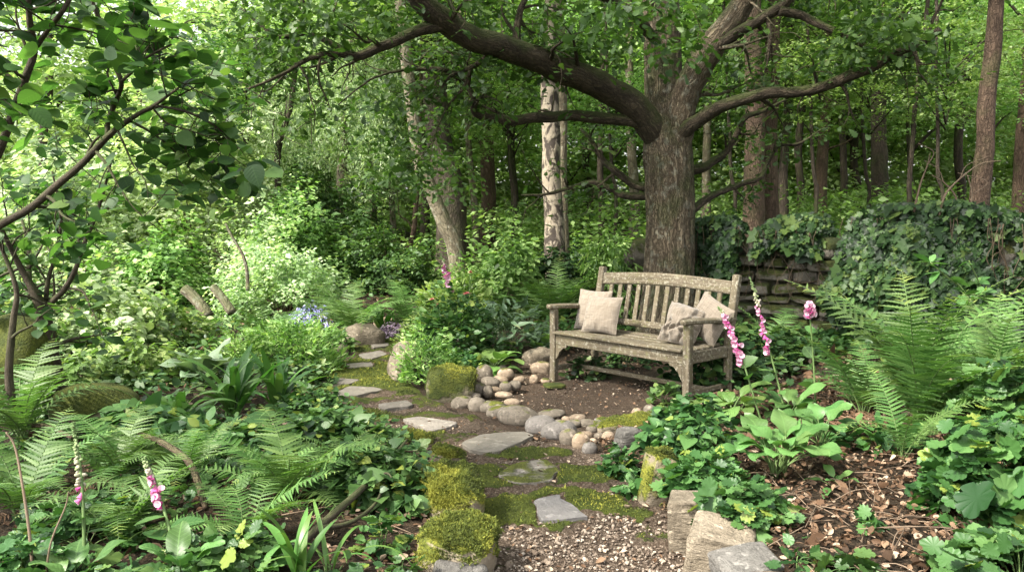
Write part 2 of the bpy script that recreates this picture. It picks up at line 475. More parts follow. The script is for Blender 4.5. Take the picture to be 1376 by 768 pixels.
def m_wood():
    t = Nt("weathered_wood")
    co = t.attr("co", 'Vector')
    g = t.noise(t.mapv(co, (75, 75, 3.2)), 1.0, 5, .65, dist=.3)
    b = t.noise(t.mapv(co, (12, 12, 4)), 1.0, 4)
    c = t.ramp(g, [(.28, (.035, .028, .018)), (.5, (.108, .088, .06)), (.75, (.20, .17, .125))])
    c = t.mix(t.ramp(b, [(.42, 0.0), (.62, .6)]), c, (.115, .095, .055))
    lz = t.noise(co, 46, 4, .7)
    c = t.mix(t.ramp(lz, [(.54, 0.0), (.62, .75)]), c, (.29, .27, .21))
    c = t.mix(t.ramp(t.noise(co, 17, 4, .7), [(.56, 0.0), (.68, .7)]), c, (.12, .12, .05))
    c = t.mix(t.ramp(t.noise(co, 70, 3, .7), [(.6, 0.0), (.68, .6)]), c, (.05, .045, .03))
    return t.done(t.bsdf(c, .85, t.bump(t.math('ADD', g, t.math('MULTIPLY', lz, .5)), .6, .006), .25))

def m_linen():
    t = Nt("linen")
    co = t.sep(t.attr("co", 'Vector'))
    def st(a, f): return t.math('SINE', t.math('MULTIPLY', a, f))
    w = t.math('MULTIPLY', st(co[0], 900.0), st(co[1], 900.0))
    n1 = t.noise(t.mapv(t.attr("co", 'Vector'), (8, 160, 8)), 1.0, 3); n2_ = t.noise(t.mapv(t.attr("co", 'Vector'), (160, 8, 8)), 1.0, 3)
    sl = t.math('MULTIPLY', t.math('ADD', n1, n2_), .5)
    c = t.ramp(sl, [(.32, (.13, .106, .08)), (.5, (.195, .163, .127)), (.7, (.25, .212, .17))])
    c = t.mix(t.ramp(t.noise(t.attr("co", 'Vector'), 9, 3), [(.45, 0.0), (.75, .35)]), c, (.19, .155, .115))
    cr = t.noise(t.attr("co", 'Vector'), 16, 4, .55, dist=.8)
    return t.done(t.bsdf(c, .95, t.bump(t.math('ADD', t.math('ADD', t.math('MULTIPLY', w, .04), sl), t.math('MULTIPLY', cr, 2.2)), .55, .01), .15, .3))

def m_ground(name, cols, sc=3.0, bump=.8, moss=None, dist=.03):
    """cols: dark, mid, light bits; moss: adds moss where attribute rnd is high"""
    t = Nt(name); P = t.geo('Position')
    n = t.noise(P, sc, 6, .7); f = t.noise(P, sc * 14, 5, .75); v = t.voro(P, sc * 22, out='Color')
    vs = t.sep(v)[0]
    c = t.mix(t.ramp(n, [(.3, 0.0), (.7, 1.0)]), cols[0], cols[1])
    c = t.mix(t.ramp(f, [(.5, 0.0), (.68, .8)]), c, cols[2])
    c = t.mix(t.math('MULTIPLY', t.ramp(vs, [(.6, 0.0), (.95, 1.0)]), .45), c, cols[2])
    hg = t.math('ADD', f, t.math('MULTIPLY', vs, .5))
    if moss:
        r = t.attr("rnd")
        k = t.math('ADD', r, t.math('MULTIPLY', t.math('SUBTRACT', t.noise(P, 16, 5, .75), .5), 1.5))
        mk = t.ramp(k, [(.42, 0.0), (.56, 1.0)])
        mn = t.noise(P, 120, 3, .7)
        mc = t.mix(t.ramp(t.noise(P, 6, 4), [(.3, 0.0), (.7, 1.0)]), moss[0], moss[1])
        mc = t.mix(t.ramp(mn, [(.35, .7), (.6, 0.0)]), mc, (.03, .04, .008))
        c = t.mix(mk, c, mc); hg = t.math('ADD', hg, t.math('MULTIPLY', mk, t.math('MULTIPLY_ADD', mn, 1.4, .3)))
    return t.done(t.bsdf(c, .95, t.bump(hg, bump, dist), .2))

def m_rnd(name, stops, rough=.8, spec=.3, trans=0.0, noise=0.0, hv=0.0):
    t = Nt(name); c = t.ramp(t.attr("rnd"), stops)
    if noise: c = t.mix(t.math('MULTIPLY', t.noise(t.geo('Position'), 90, 3, .7), noise), c, tuple(.4 * q for q in stops[0][1]))
    s1 = t.bsdf(c, rough, None, spec)
    if trans:
        tr = t.n("ShaderNodeBsdfTranslucent"); t.l(c, tr.inputs['Color'])
        mx = t.n("ShaderNodeMixShader"); mx.inputs[0].default_value = trans
        t.l(s1, mx.inputs[1]); t.l(tr.outputs[0], mx.inputs[2]); s1 = mx.outputs[0]
    return t.done(s1)

M = {}
M['oak'] = m_leaf("oak_leaf", (.022, .062, .014), (.052, .12, .025), (.115, .21, .05), .38, .5, spec=.4)
M['hazel'] = m_leaf("hazel_leaf", (.02, .058, .015), (.045, .112, .028), (.10, .195, .05), .5, .5, veins=.22, spec=.4)
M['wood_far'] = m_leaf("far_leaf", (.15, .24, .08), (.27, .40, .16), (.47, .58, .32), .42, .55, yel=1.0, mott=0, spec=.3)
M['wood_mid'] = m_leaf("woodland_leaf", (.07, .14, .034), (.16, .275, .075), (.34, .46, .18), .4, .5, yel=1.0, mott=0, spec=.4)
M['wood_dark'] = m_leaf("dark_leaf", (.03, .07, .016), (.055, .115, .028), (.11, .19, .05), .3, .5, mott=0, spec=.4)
M['pale'] = m_leaf("pale_sunlit_leaf", (.17, .27, .12), (.32, .43, .22), (.54, .63, .41), .38, .5, yel=1.0, mott=0, spec=.4)  # pale foliage; the left background's sun glare is put into its colour
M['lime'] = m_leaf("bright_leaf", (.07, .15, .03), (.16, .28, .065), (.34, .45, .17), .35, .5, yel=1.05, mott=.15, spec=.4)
M['fern'] = m_leaf("fern_leaf", (.05, .11, .026), (.10, .19, .048), (.19, .30, .09), .32, .5, hue=.03, spec=.4)
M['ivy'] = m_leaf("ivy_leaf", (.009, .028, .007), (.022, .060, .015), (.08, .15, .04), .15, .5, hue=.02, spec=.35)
M['cover'] = m_leaf("ground_cover_leaf", (.022, .07, .018), (.056, .135, .034), (.125, .23, .068), .27, .45, yel=1.6, spec=.45)
M['broad'] = m_leaf("broad_leaf", (.045, .11, .028), (.08, .175, .045), (.13, .24, .07), .25, .45, veins=.55, nv=9, spec=.45)
M['hosta'] = m_leaf("hosta_leaf", (.08, .16, .035), (.14, .25, .06), (.24, .36, .11), .25, .45, ribs=110.0, mott=.1, spec=.45)
M['strap'] = m_leaf("strap_leaf", (.035, .10, .02), (.07, .165, .035), (.13, .25, .055), .3, .4, spec=.45)
M['glauc'] = m_leaf("grey_green_leaf", (.07, .12, .06), (.12, .19, .10), (.21, .29, .18), .2, .4, spec=.45)
M['stem'] = m_rnd("green_stem", [(0, (.05, .10, .03)), (1, (.13, .19, .06))], .6)
M['dstem'] = m_rnd("woody_stem", [(0, (.05, .035, .022)), (1, (.13, .095, .06))], .85, noise=.5)
M['pink'] = m_rnd("foxglove_bell", [(0, (.48, .06, .24)), (.6, (.62, .14, .38)), (1, (.75, .33, .5))], .55, .3, .3)
M['bud'] = m_rnd("foxglove_bud", [(0, (.14, .22, .08)), (.6, (.3, .36, .17)), (1, (.5, .42, .36))], .6, .3, .15)
M['bell_in'] = m_rnd("bell_mouth", [(0, (.75, .55, .65)), (1, (.85, .7, .76))], .6, .3, .3)
M['rose'] = m_rnd("pink_petal", [(0, (.5, .12, .13)), (1, (.72, .35, .32))], .6, .3, .25)
M['blue'] = m_rnd("blue_petal", [(0, (.25, .25, .6)), (1, (.5, .5, .8))], .6, .3, .25)
M['white'] = m_rnd("white_petal", [(0, (.62, .5, .58)), (1, (.8, .72, .74))], .6, .3, .25)
M['lilac'] = m_rnd("lilac_petal", [(0, (.32, .22, .34)), (1, (.55, .45, .55))], .6, .3, .25)
M['bark_oak'] = m_bark("oak_bark", (.085, .062, .04), (.21, .17, .115), .6, 19, .12, 1.0, dist=.04, lich=.35)
M['bark_limb'] = m_bark("oak_limb_bark", (.032, .025, .017), (.105, .082, .055), .75, 18, .2, 1.0, mosscol=(.045, .06, .015))
M['bark_pine'] = m_bark("red_bark", (.06, .040, .028), (.14, .095, .066), .35, 14, .3, .9)
M['bark_dark'] = m_bark("dark_bark", (.03, .024, .018), (.08, .062, .045), .5, 12, .25, .8)
M['bark_pale'] = m_bark("pale_bark", (.10, .082, .055), (.22, .19, .13), .5, 10, .4, .6, lich=.4)
M['bark_twig'] = m_bark("hazel_bark", (.035, .028, .02), (.10, .08, .055), .45, 30, .25, .5, dist=.006)
M['birch'] = m_birch()
M['wood'] = m_wood()
M['linen'] = m_linen()
M['rock_moss'] = m_rock("mossy_rock", (.13, .105, .075), (.25, .21, .155), .43, ((.10, .12, .015), (.22, .22, .025)))
M['rock_moss2'] = m_rock("darker_mossy_rock", (.10, .085, .06), (.2, .17, .12), .60, ((.035, .05, .01), (.10, .11, .015)))
M['rock_pale'] = m_rock("pale_rock", (.10, .08, .055), (.25, .21, .155), .0, sc=8, speck=.5, bump=1.0)
M['rock_grey'] = m_rock("grey_rock", (.06, .056, .05), (.13, .122, .11), .0, sc=8, speck=.5, bump=.9)
M['cobble'] = m_rock("cobble_stone", (.085, .07, .052), (.18, .153, .12), .04, sc=7, rough=.8, speck=.55, bump=.45)
M['cobble_tan'] = m_rock("tan_cobble_stone", (.15, .108, .072), (.25, .195, .14), .02, sc=7, rough=.8, speck=.55, bump=.45)
M['cobble_dark'] = m_rock("dark_cobble_stone", (.09, .08, .072), (.155, .14, .125), .02, sc=7, rough=.8, speck=.55, bump=.45)
M['slab'] = m_rock("paving_slab", (.13, .115, .095), (.20, .18, .155), .0, sc=7, speck=.5, bump=.9)
M['slab_mossy'] = m_rock("mossy_paving_slab", (.13, .115, .095), (.20, .18, .155), .12, ((.07, .085, .014), (.17, .18, .025)), sc=7, speck=.5, bump=.9)
M['slab_pale'] = m_rock("pale_paving_slab", (.11, .098, .08), (.175, .158, .13), .0, sc=5, speck=.35, bump=.5)
M['slab_dark'] = m_rock("dark_paving_slab", (.085, .08, .078), (.135, .128, .122), .0, sc=6, speck=.35, bump=.5)
M['wall'] = m_rock("wall_stone", (.06, .053, .04), (.21, .19, .155), .46, ((.02, .03, .01), (.08, .085, .02)), sc=5)
M['soil'] = m_ground("bare_soil", ((.032, .021, .014), (.082, .055, .037), (.17, .13, .09)), 5, 1.0)
M['litter_soil'] = m_ground("leaf_mould", ((.012, .009, .006), (.032, .022, .013), (.10, .07, .042)), 4, 1.0)
M['path'] = m_ground("gravel_path", ((.05, .034, .023), (.105, .075, .052), (.25, .195, .145)), 5, 1.0, ((.055, .085, .014), (.16, .185, .026)))
M['pebble'] = m_rnd("pebble", [(0, (.05, .036, .026)), (.45, (.13, .096, .07)), (.85, (.24, .19, .145)), (1, (.42, .36, .29))], .8, noise=.4)
M['litter'] = m_rnd("dead_leaf", [(0, (.045, .025, .013)), (.5, (.14, .078, .042)), (.82, (.28, .18, .11)), (1, (.52, .41, .3))], .75, trans=.12, noise=.5)
M['moss'] = m_rnd("moss_tuft", [(0, (.03, .04, .012)), (.3, (.07, .09, .02)), (.6, (.12, .15, .026)), (1, (.28, .28, .045))], .9, trans=.2)
M['twig'] = m_rnd("dead_twig", [(0, (.07, .048, .032)), (1, (.26, .19, .13))], .85, noise=.5)
# ------------------------------------------------------------------ ground, path, clearing
PATH_PX = [(640, 1250), (652, 900), (655, 768), (645, 700), (610, 640), (575, 600), (520, 575), (450, 548), (405, 520), (415, 495), (440, 474), (475, 460), (500, 448), (515, 436), (560, 436), (562, 450), (540, 463), (530, 480), (528, 505), (560, 532), (600, 552), (650, 566), (700, 590), (770, 600), (820, 612), (862, 650), (900, 700), (935, 768), (1010, 900), (1150, 1250)]
CLEAR_PX = [(600, 545), (640, 558), (690, 580), (780, 600), (862, 585), (905, 560), (960, 545), (1050, 545), (1060, 505), (1010, 478), (860, 470), (790, 470), (735, 485), (690, 495), (640, 495)]
PATH = [gp(*p)[:2] for p in PATH_PX]
CLEAR = [gp(*p)[:2] for p in CLEAR_PX]
def smooth(t):
    t = np.clip(t, 0, 1); return t * t * (3 - 2 * t)
def hgt(x, y, raw=False):
    x = np.asarray(x, float); y = np.asarray(y, float)
    sd = np.maximum(poly_sd(x, y, PATH), poly_sd(x, y, CLEAR))
    out = smooth(-sd / .32)
    bed = np.where((x > .4) & (y < 6.5), .16, .09) + .05 * n2(x, y, 1.1, 4, 7) + .02 * n2(x, y, 5, 3, 8)
    h = out * bed
    h = h + smooth((y - 9.5) / 3) * .25 + np.clip(y - 12, 0, 60) * .035 + np.clip(-x - 3.5, 0, 25) * .05
    h = h + smooth((y - 8.9 + .35 * (x - 1.5)) / .8) * smooth((x - 1) / 1.5) * .35
    if not raw: h = h - .03 * smooth((sd + .02) / .06)
    return h
def gpg(px, py):
    z = 0.0
    for _ in range(6):
        p = gp(px, py, z); z = float(hgt(p[0], p[1], True))
    return np.array([p[0], p[1], z])
def hz(p): return np.array([p[0], p[1], float(hgt(p[0], p[1], True))])

def spaced(fine0, fine1, st, lo, hi, g=1.13):
    a = list(np.arange(fine0, fine1, st)); d = st
    x = a[-1]
    while x < hi: d *= g; x += d; a.append(x)
    d = st; x = a[0]; b = []
    while x > lo: d *= g; x -= d; b.append(x)
    return np.array(b[::-1] + a)
gx = spaced(-4.5, 5.0, .05, -160, 160); gy = spaced(1.2, 11.5, .05, -25, 220)
X, Y = np.meshgrid(gx, gy)
Z = hgt(X, Y) + .012 * n2(X, Y, 9, 3, 3) * (np.hypot(X, Y) < 15)
def grid_faces(nx, ny):
    i = np.arange(ny - 1)[:, None] * nx + np.arange(nx - 1)[None]
    return np.stack([i, i + 1, i + nx + 1, i + nx], -1).reshape(-1, 4)
b = Buf(); b.add(np.stack([X, Y, Z], -1).reshape(-1, 3), None, grid_faces(len(gx), len(gy)), r=0)
ground = obj("ground", b, M['litter_soil']); tag(ground, kind='structure')

MOSS = [((615, 590), .20, .10, .5), ((700, 612), .30, .10, .75), ((735, 640), .42, .16, .95), ((660, 650), .2, .12, .8), ((720, 690), .44, .19, 1.0), ((765, 668), .2, .1, .8), ((650, 715), .12, .1, .7), ((690, 585), .2, .07, .5), ((790, 680), .25, .15, .9),
        ((640, 690), .12, .2, .7), ((555, 585), .2, .12, .8), ((470, 560), .4, .15, .8), ((545, 560), .35, .08, .45), ((610, 560), .2, .06, .4), ((840, 655), .12, .1, .4), ((880, 725), .12, .14, .5),
        ((470, 500), .7, .9, .75), ((440, 520), .6, .4, .8), ((520, 520), .6, .4, .75), ((575, 562), .35, .1, .6), ((520, 565), .4, .12, .7), ((500, 465), .5, .8, .6), ((575, 540), .2, .2, .55), ((480, 540), .3, .12, .6), ((660, 740), .1, .2, .35)]
SLABS_PX = [
    [(717, 677), (752, 669), (765, 684), (792, 701), (727, 707)],
    [(690, 628), (735, 621), (752, 635), (742, 651), (695, 656), (668, 642)],
    [(620, 600), (650, 588), (705, 584), (717, 589), (700, 599), (664, 613), (636, 611)],
    [(541, 567), (562, 564), (616, 572), (606, 577), (579, 584), (560, 576)],
    [(505, 547), (548, 542), (556, 549), (515, 555)],
    [(447, 531), (470, 523), (500, 524), (515, 527), (480, 535), (450, 538)],
    [(424, 518), (455, 512), (484, 514), (470, 520), (440, 523)],
    [(466, 492), (500, 490), (502, 495), (470, 498)],
    [(484, 479), (510, 474), (520, 479), (500, 486), (485, 484)],
    [(498, 466), (522, 463), (524, 467), (502, 470)],
]
SLABS_W = [np.array([gp(*p)[:2] for p in q]) for q in SLABS_PX]
def moss_mask(x, y):
    m = np.zeros_like(x)
    for (c, rx, ry, s) in MOSS:
        q = gp(*c); d = np.sqrt(((x - q[0]) / rx) ** 2 + ((y - q[1]) / ry) ** 2) + .8 * n2(x, y, 5, 5, 21)
        m = np.maximum(m, s * smooth((1.25 - d) / .6))
    for k, q in enumerate(SLABS_W):
        near = (np.abs(x - q[:, 0].mean()) < .6) & (np.abs(y - q[:, 1].mean()) < .6)
        if near.any():
            sd = poly_sd(x[near], y[near], q) + (.05 if k == 1 else .02) * n2(x[near], y[near], 14, 3, 33)
            m[near] = m[near] * smooth((.0 - sd) / .02)
    return m
def sheet(name, poly, st, dz, mat, mossy, s=0):
    poly = np.array(poly); lo = poly.min(0) - .2; hi = poly.max(0) + .2
    lo[1] = max(lo[1], 1.3)
    xs = np.arange(lo[0], hi[0], st); ys = np.arange(lo[1], hi[1], st)
    X, Y = np.meshgrid(xs, ys)
    sd = poly_sd(X, Y, poly)
    mm = moss_mask(X, Y) if mossy else np.zeros_like(X)
    k = np.clip(mm + .9 * n2(X, Y, 16, 4, 4), 0, 1) * (mm > .05)
    Z = dz + (.008 if mossy else .018) * n2(X, Y, 6 if mossy else 3.5, 5, s) + .004 * n2(X, Y, 30, 2, s + 1) + .022 * smooth(k * 1.6)
    Z = Z + smooth((Y - 9.5) / 3) * .25 - .03 * smooth((.0 - sd) / .1)
    F = grid_faces(len(xs), len(ys)); keep = (sd.ravel()[F] > -.09 + .05 * n2(X, Y, 4, 3, 5).ravel()[F]).all(1)
    used = np.unique(F[keep]); remap = np.full(X.size, -1); remap[used] = np.arange(len(used))
    b = Buf(); b.add(np.stack([X, Y, Z], -1).reshape(-1, 3)[used], None, remap[F[keep]], r=mm.ravel()[used])
    return tag(obj(name, b, mat), kind='structure')
sheet("path", PATH, .025, .004, M['path'], True)
sheet("soil_clearing", CLEAR, .03, .0, M['soil'], False, 9)
def path_z(x, y): return float(smooth((y - 9.5) / 3) * .25)

# loose stuff: gravel, moss tufts, dead leaves, twigs
seed(5)
def rand_in(poly, n, lo=None, hi=None):
    poly = np.array(poly); a = poly.min(0) if lo is None else np.array(lo); c = poly.max(0) if hi is None else np.array(hi)
    P = np.stack([U(a[0], c[0], n), U(a[1], c[1], n)], -1)
    return P[poly_sd(P[:, 0], P[:, 1], poly) > 0]
PEB = [rock_v((1, .75, .5), 5, .12, 1, .8, k) for k in range(5)]
def pebbles(buf, P, size, zoff=0.0, r=None):
    n = len(P); which = np.arange(n) % 5
    for k in range(5):
        q = P[which == k]; m = len(q)
        if not m: continue
        pos = np.column_stack([q[:, 0], q[:, 1], zoff[which == k] if np.ndim(zoff) else np.full(m, zoff)])
        inst(buf, (PEB[k][0], PEB[k][1], None), pos, dirs(m, 0, .3), jitter_up(m, .35), size[which == k], U(0, 1, m) if r is None else r[which == k])
P = rand_in(PATH, 90000, hi=(1.6, 6.2), lo=(-2.2, 2.0))
mm = moss_mask(P[:, 0], P[:, 1]); keep = (U(0, 1, len(P)) > mm * 1.5 + .05) & (U(0, 1, len(P)) < 3.4 / P[:, 1]) & (n2(P[:, 0], P[:, 1], 3, 3, 44) > -.25)
P = P[keep]; sz = .0038 * np.exp(N(0, .45, len(P))); sz[U(0, 1, len(P)) < .04] *= 2.2
b = Buf(); pebbles(b, P, np.minimum(sz, .016), .008)
P = rand_in(PATH, 4500, hi=(1.2, 3.7), lo=(-.4, 2.0)); pebbles(b, P, .0075 * np.exp(N(0, .35, len(P))), .010, np.clip(U(.3, 1.1, len(P)), 0, 1))
P = rand_in(CLEAR, 5000); pebbles(b, P, .004 * np.exp(N(0, .4, len(P))), .004)
tag(obj("gravel", b, M['pebble'], smooth=False), "fine brown and pale gravel strewn over the path between the slabs", "gravel", kind='stuff')
P = rand_in(PATH, 260000, hi=(1.5, 9.0), lo=(-2.6, 2.2)); mm = moss_mask(P[:, 0], P[:, 1]) + .9 * n2(P[:, 0], P[:, 1], 16, 4, 4) * (moss_mask(P[:, 0], P[:, 1]) > .05)
P = P[(mm > .5) & (U(0, 1, len(P)) < 3.2 / P[:, 1])]; n = len(P)
b = Buf(); z = .014 + np.array([path_z(*q) for q in P]) + .016 * smooth((moss_mask(P[:, 0], P[:, 1]) - .3) * 2)
cl = np.clip(.5 + .9 * n2(P[:, 0], P[:, 1], 5, 3, 66) + N(0, .18, n), 0, 1)
inst(b, (np.array([(-.25, 0, 0), (.25, 0, 0), (0, 1, 0.)]), np.array([(0, 1, 2)]), None), np.column_stack([P, z - .004]), dirs(n, .8, .4), jitter_up(n, 1), .010 * np.exp(N(0, .3, n)) * (P[:, 1] / 4) ** .5, cl)
tag(obj("path_moss", b, M['moss']), "yellow green moss carpeting parts of the path around the slabs", "moss", kind='stuff')

def litter(n, lo, hi, size, dens=None, r=None):
    P = np.stack([U(lo[0], hi[0], n), U(lo[1], hi[1], n)], -1)
    sd = np.maximum(poly_sd(P[:, 0], P[:, 1], PATH), poly_sd(P[:, 0], P[:, 1], CLEAR))
    P = P[sd < 0]; z = hgt(P[:, 0], P[:, 1], True); m = len(P)
    return np.column_stack([P, z + U(.004, .035, m)]), size * np.exp(N(0, .4, m))
b = Buf()
for (n, lo, hi, s) in ((16000, (.45, 2.1), (2.9, 6.0), .022), (2200, (.55, 2.2), (2.9, 6.0), .034), (6000, (-2.2, 2.2), (.2, 5.0), .022), (2500, (.5, 5.5), (4.5, 9), .05), (2500, (-6, 5), (-1, 13), .055)):
    P, sz = litter(n, lo, hi, s); m = len(P)
    for q_, T_ in ((0, T_CURL), (1, T_OVAL), (2, T_OAK)):
        P_ = P[q_::3]; k_ = len(P_)
        inst(b, T_, P_, dirs(k_, 0, .4), jitter_up(k_, .7), sz[q_::3] * (1 if q_ else .9), U(0, 1, k_) ** 1.1)
P = np.vstack([rand_in(CLEAR, 2200), rand_in(PATH, 2600, lo=(-1, 2.2), hi=(1.6, 5.5))]); m = len(P)
inst(b, T_CURL, np.column_stack([P, np.full(m, .014)]), dirs(m, 0, .25), jitter_up(m, .4), .016 * np.exp(N(0, .4, m)), np.clip(U(.3, 1.15, m), 0, 1))
tag(obj("leaf_litter", b, M['litter']), "brown curled dead leaves scattered over the beds and path edges", "leaf litter", kind='stuff')
b = Buf()
for k in range(430):
    x, y = (U(.6, 2.8), U(2.4, 5.2)) if k % 4 else (U(-1.4, 0), U(2.4, 4.6))
    if poly_sd(x, y, PATH) > -.05 or poly_sd(x, y, CLEAR) > 0: continue
    a = U(0, 6.28); L = U(.05, .22); z = float(hgt(x, y, True)) + .015
    p = [(x - L * math.cos(a), y - L * math.sin(a), z + U(0, .02)), (x, y, z + U(.0, .045)), (x + L * math.cos(a + U(-.4, .4)), y + L * math.sin(a), z + U(0, .02))]
    tube(b, catmull(p, 3), [.0028, .0018], 4, r=U(0, 1))
tag(obj("twig_litter", b, M['twig']), "thin dry twigs and stalks lying among the dead leaves", "twigs", kind='stuff')

# ------------------------------------------------------------------ paving slabs
def slab(name_label, pts, mat, th=.013, s=0, z0=.015):
    W = np.array([gp(*p, 0.0)[:2] for p in pts]); c = W.mean(0)
    g = np.random.default_rng(300 + s); O = []
    for k in range(len(W)):
        a, e = W[k], W[(k + 1) % len(W)]; L = np.linalg.norm(e - a); m = max(3, int(L / .035))
        for q in range(m):
            t = q / m; O.append(a * (1 - t) + e * t + g.normal(0, .009, 2))
    O = np.array(O); O = .2 * np.roll(O, 1, 0) + .6 * O + .2 * np.roll(O, -1, 0)
    rings = [(1.0, -.02), (1.0, th * .72), (.97, th), (.8, th), (.55, th), (.3, th)]
    V = []; zb = path_z(*c) + z0
    for f, z in rings:
        R = c + (O - c) * f
        V.append(np.column_stack([R, z + zb + (.003 * n2(R[:, 0], R[:, 1], 12, 3, s) if z > .01 else 0 * R[:, 0])]))
    n = len(O); V = np.vstack(V + [[[c[0], c[1], th + zb]]])
    k = np.arange(n); k2 = (k + 1) % n; F4 = []
    for q in range(len(rings) - 1): F4.append(np.stack([q * n + k, q * n + k2, (q + 1) * n + k2, (q + 1) * n + k], -1))
    q = len(rings) - 1; F3 = np.stack([q * n + k, q * n + k2, np.full(n, len(V) - 1)], -1)
    og = (c[0], c[1], zb); b = Buf(); b.add(V, F3, np.vstack(F4))
    return tag(obj("paving_slab", b, mat, loc=og, origin=og, smooth=False), name_label, "paving slab", "stepping slabs set in the path")
slab("dark grey four sided slab ringed by moss, nearest of the path slabs", SLABS_PX[0], M['slab_dark'], s=1)
slab("worn slab half covered in moss between the pale oval slab and the dark slab", SLABS_PX[1], M['slab_mossy'], s=2, th=.010)
slab("large pale oval slab directly in front of the rounded cobbles", SLABS_PX[2], M['slab_pale'], .012, s=3)
slab("grey pointed slab left of the large pale oval slab", SLABS_PX[3], M['slab'], s=4)
slab("thin grey slab sunk in moss behind the pointed slab", SLABS_PX[4], M['slab'], s=5)
slab("long pale grey slab across the path beside the strap leaved plants", SLABS_PX[5], M['slab_pale'], s=6)
slab("flat mossy slab behind the long pale slab where the path bends", SLABS_PX[6], M['slab_pale'], s=7)
slab("narrow pale slab in the mossy stretch of the path", SLABS_PX[7], M['slab_pale'], s=8)
slab("broken pale slab at the far bend beside the upright kerb stones", SLABS_PX[8], M['slab_pale'], s=9)
slab("small pale slab farthest up the path by the kerb boulders", SLABS_PX[9], M['slab_pale'], s=10)

# ------------------------------------------------------------------ rocks along the path
def rock(label, base, dim, mat, s, rotz=0.0, tilt=(0, 0), boxy=.45, cuts=9, sink=.12, moss_blades=0, name="rock", cat="rock", group=None, rough=.06, zadd=0.0, sub=4):
    V, F = rock_v((dim[0] / 2, dim[1] / 2, dim[2] / 2), cuts, rough, sub, .86, s, boxy)
    V = V + .012 * fbm(V * 14 + s, 3, 2)[:, None] * norm(V)
    R = np.array(Euler((tilt[0], tilt[1], rotz)).to_matrix()); V = V @ R.T
    V[:, 2] += dim[2] / 2 - sink * dim[2]
    b = Buf(); b.add(V, F)
    p = base if len(base) == 3 else gpg(*base)
    o = obj(name, b, mat, loc=(p[0], p[1], p[2] + zadd), smooth=sub == 4)
    tag(o, label, cat, group)
    if moss_blades:
        T = V[F]; nn = np.cross(T[:, 1] - T[:, 0], T[:, 2] - T[:, 0]); ar = np.linalg.norm(nn, axis=1); nn = norm(nn)
        cen = T.mean(1); w = ar * np.clip(nn[:, 2] * 1.1 - .08 + 1.1 * fbm(cen * 6 + s, 3, 12), 0, 1) * (nn[:, 2] > -.2)
        w = np.where(w > .27 * ar, w, 0)
        g = RNG.choice(len(F), moss_blades, p=w / w.sum()); u = U(0, 1, moss_blades); v = U(0, 1, moss_blades); fl = u + v > 1; u[fl] = 1 - u[fl]; v[fl] = 1 - v[fl]
        q = T[g, 0] + (T[g, 1] - T[g, 0]) * u[:, None] + (T[g, 2] - T[g, 0]) * v[:, None]
        mb = Buf(); d = norm(nn[g] + N(0, .5, (moss_blades, 3)))
        cl = np.clip(.5 + .9 * fbm(q * 9 + s, 3, 9) + N(0, .17, moss_blades), 0, 1)
        bump = .034 * np.clip(fbm(q * 22 + s, 3, 19) + .25, 0, 1)
        inst(mb, (np.array([(-.28, 0, 0), (.28, 0, 0), (0, 1, 0.)]), np.array([(0, 1, 2)]), None), q + nn[g] * (bump[:, None] - .002), d, N(0, 1, (moss_blades, 3)), .0062 * np.exp(N(0, .35, moss_blades)), cl)
        obj("moss", mb, M['moss'], o)
    return o
seed(8)
rock("big blocky boulder furred with bright moss, middle of the left path edge", (607, 692), (.26, .37, .22), M['rock_moss'], 1, .25, (.10, .08), .55, 14, moss_blades=30000, cat="boulder")
rock("bright mossy boulder at the very front of the left path edge", (616, 765), (.27, .35, .20), M['rock_moss'], 2, -.2, (.08, .10), .58, 14, moss_blades=30000, cat="boulder")
rock("small angular grey stone against the foot of the front mossy boulder", (618, 790), (.2, .14, .13), M['rock_grey'], 24, .3, (.2, .1), .5, 9)
rock("smaller mossy rock behind the big boulder, half under leaves", (600, 628), (.15, .18, .12), M['rock_moss'], 3, .5, (.1, .1), .4, 8, moss_blades=9000)
rock("olive mossy edge stone where the left kerb meets the leafy clump", (560, 596), (.2, .18, .07), M['rock_moss'], 4, .2, (.0, .1), .4, 8, moss_blades=7000)
rock("upright stone with a yellow moss streak on the right path edge", (882, 676), (.14, .12, .29), M['rock_moss'], 5, .3, (.05, .12), .65, 8, moss_blades=5000)
rock("pale block standing on edge at the right of the path", (925, 730), (.15, .24, .23), M['rock_pale'], 6, -.3, (-.06, -.10), .85, 5, sub=5)
rock("large pale angular stone with a sloping flat top by the right path edge", (968, 760), (.24, .27, .17), M['rock_pale'], 7, -.35, (.06, .12), .85, 5, sub=5)
rock("dark grey wedge stone in the lower right corner of the kerb", (1003, 785), (.22, .2, .12), M['rock_grey'], 8, .2, (.12, -.10), .8, 8, sub=5)
rock("grey veined stone upright at the right end of the cobble edging", (843, 593), (.14, .1, .16), M['rock_grey'], 9, .3, (.1, .1), .45, 7)
rock("flat yellow mossy stone between the cobbles and the leafy clump", (846, 577), (.46, .16, .10), M['rock_moss'], 10, .25, (.0, -.08), .3, 6, moss_blades=6000)
rock("dark square mossy boulder left of the cobble heap", (607, 536), (.36, .30, .27), M['rock_moss2'], 11, -.1, (.0, .05), .55, 7, moss_blades=9000, cat="boulder")
rock("tall pale kerb stone at the inner bend of the path", (541, 509), (.2, .34, .26), M['rock_pale'], 12, .4, (.0, .25), .5, 9)
rock("flat topped brown stone capping the inner bend of the path", (551, 486), (.28, .3, .2), M['rock_pale'], 13, -.2, (.1, .1), .5, 9)
rock("low pale boulder with shadowed hollows on the outer bend of the path", (443, 477), (.38, .3, .15), M['rock_pale'], 14, .1, (.05, .1), .4, 11)
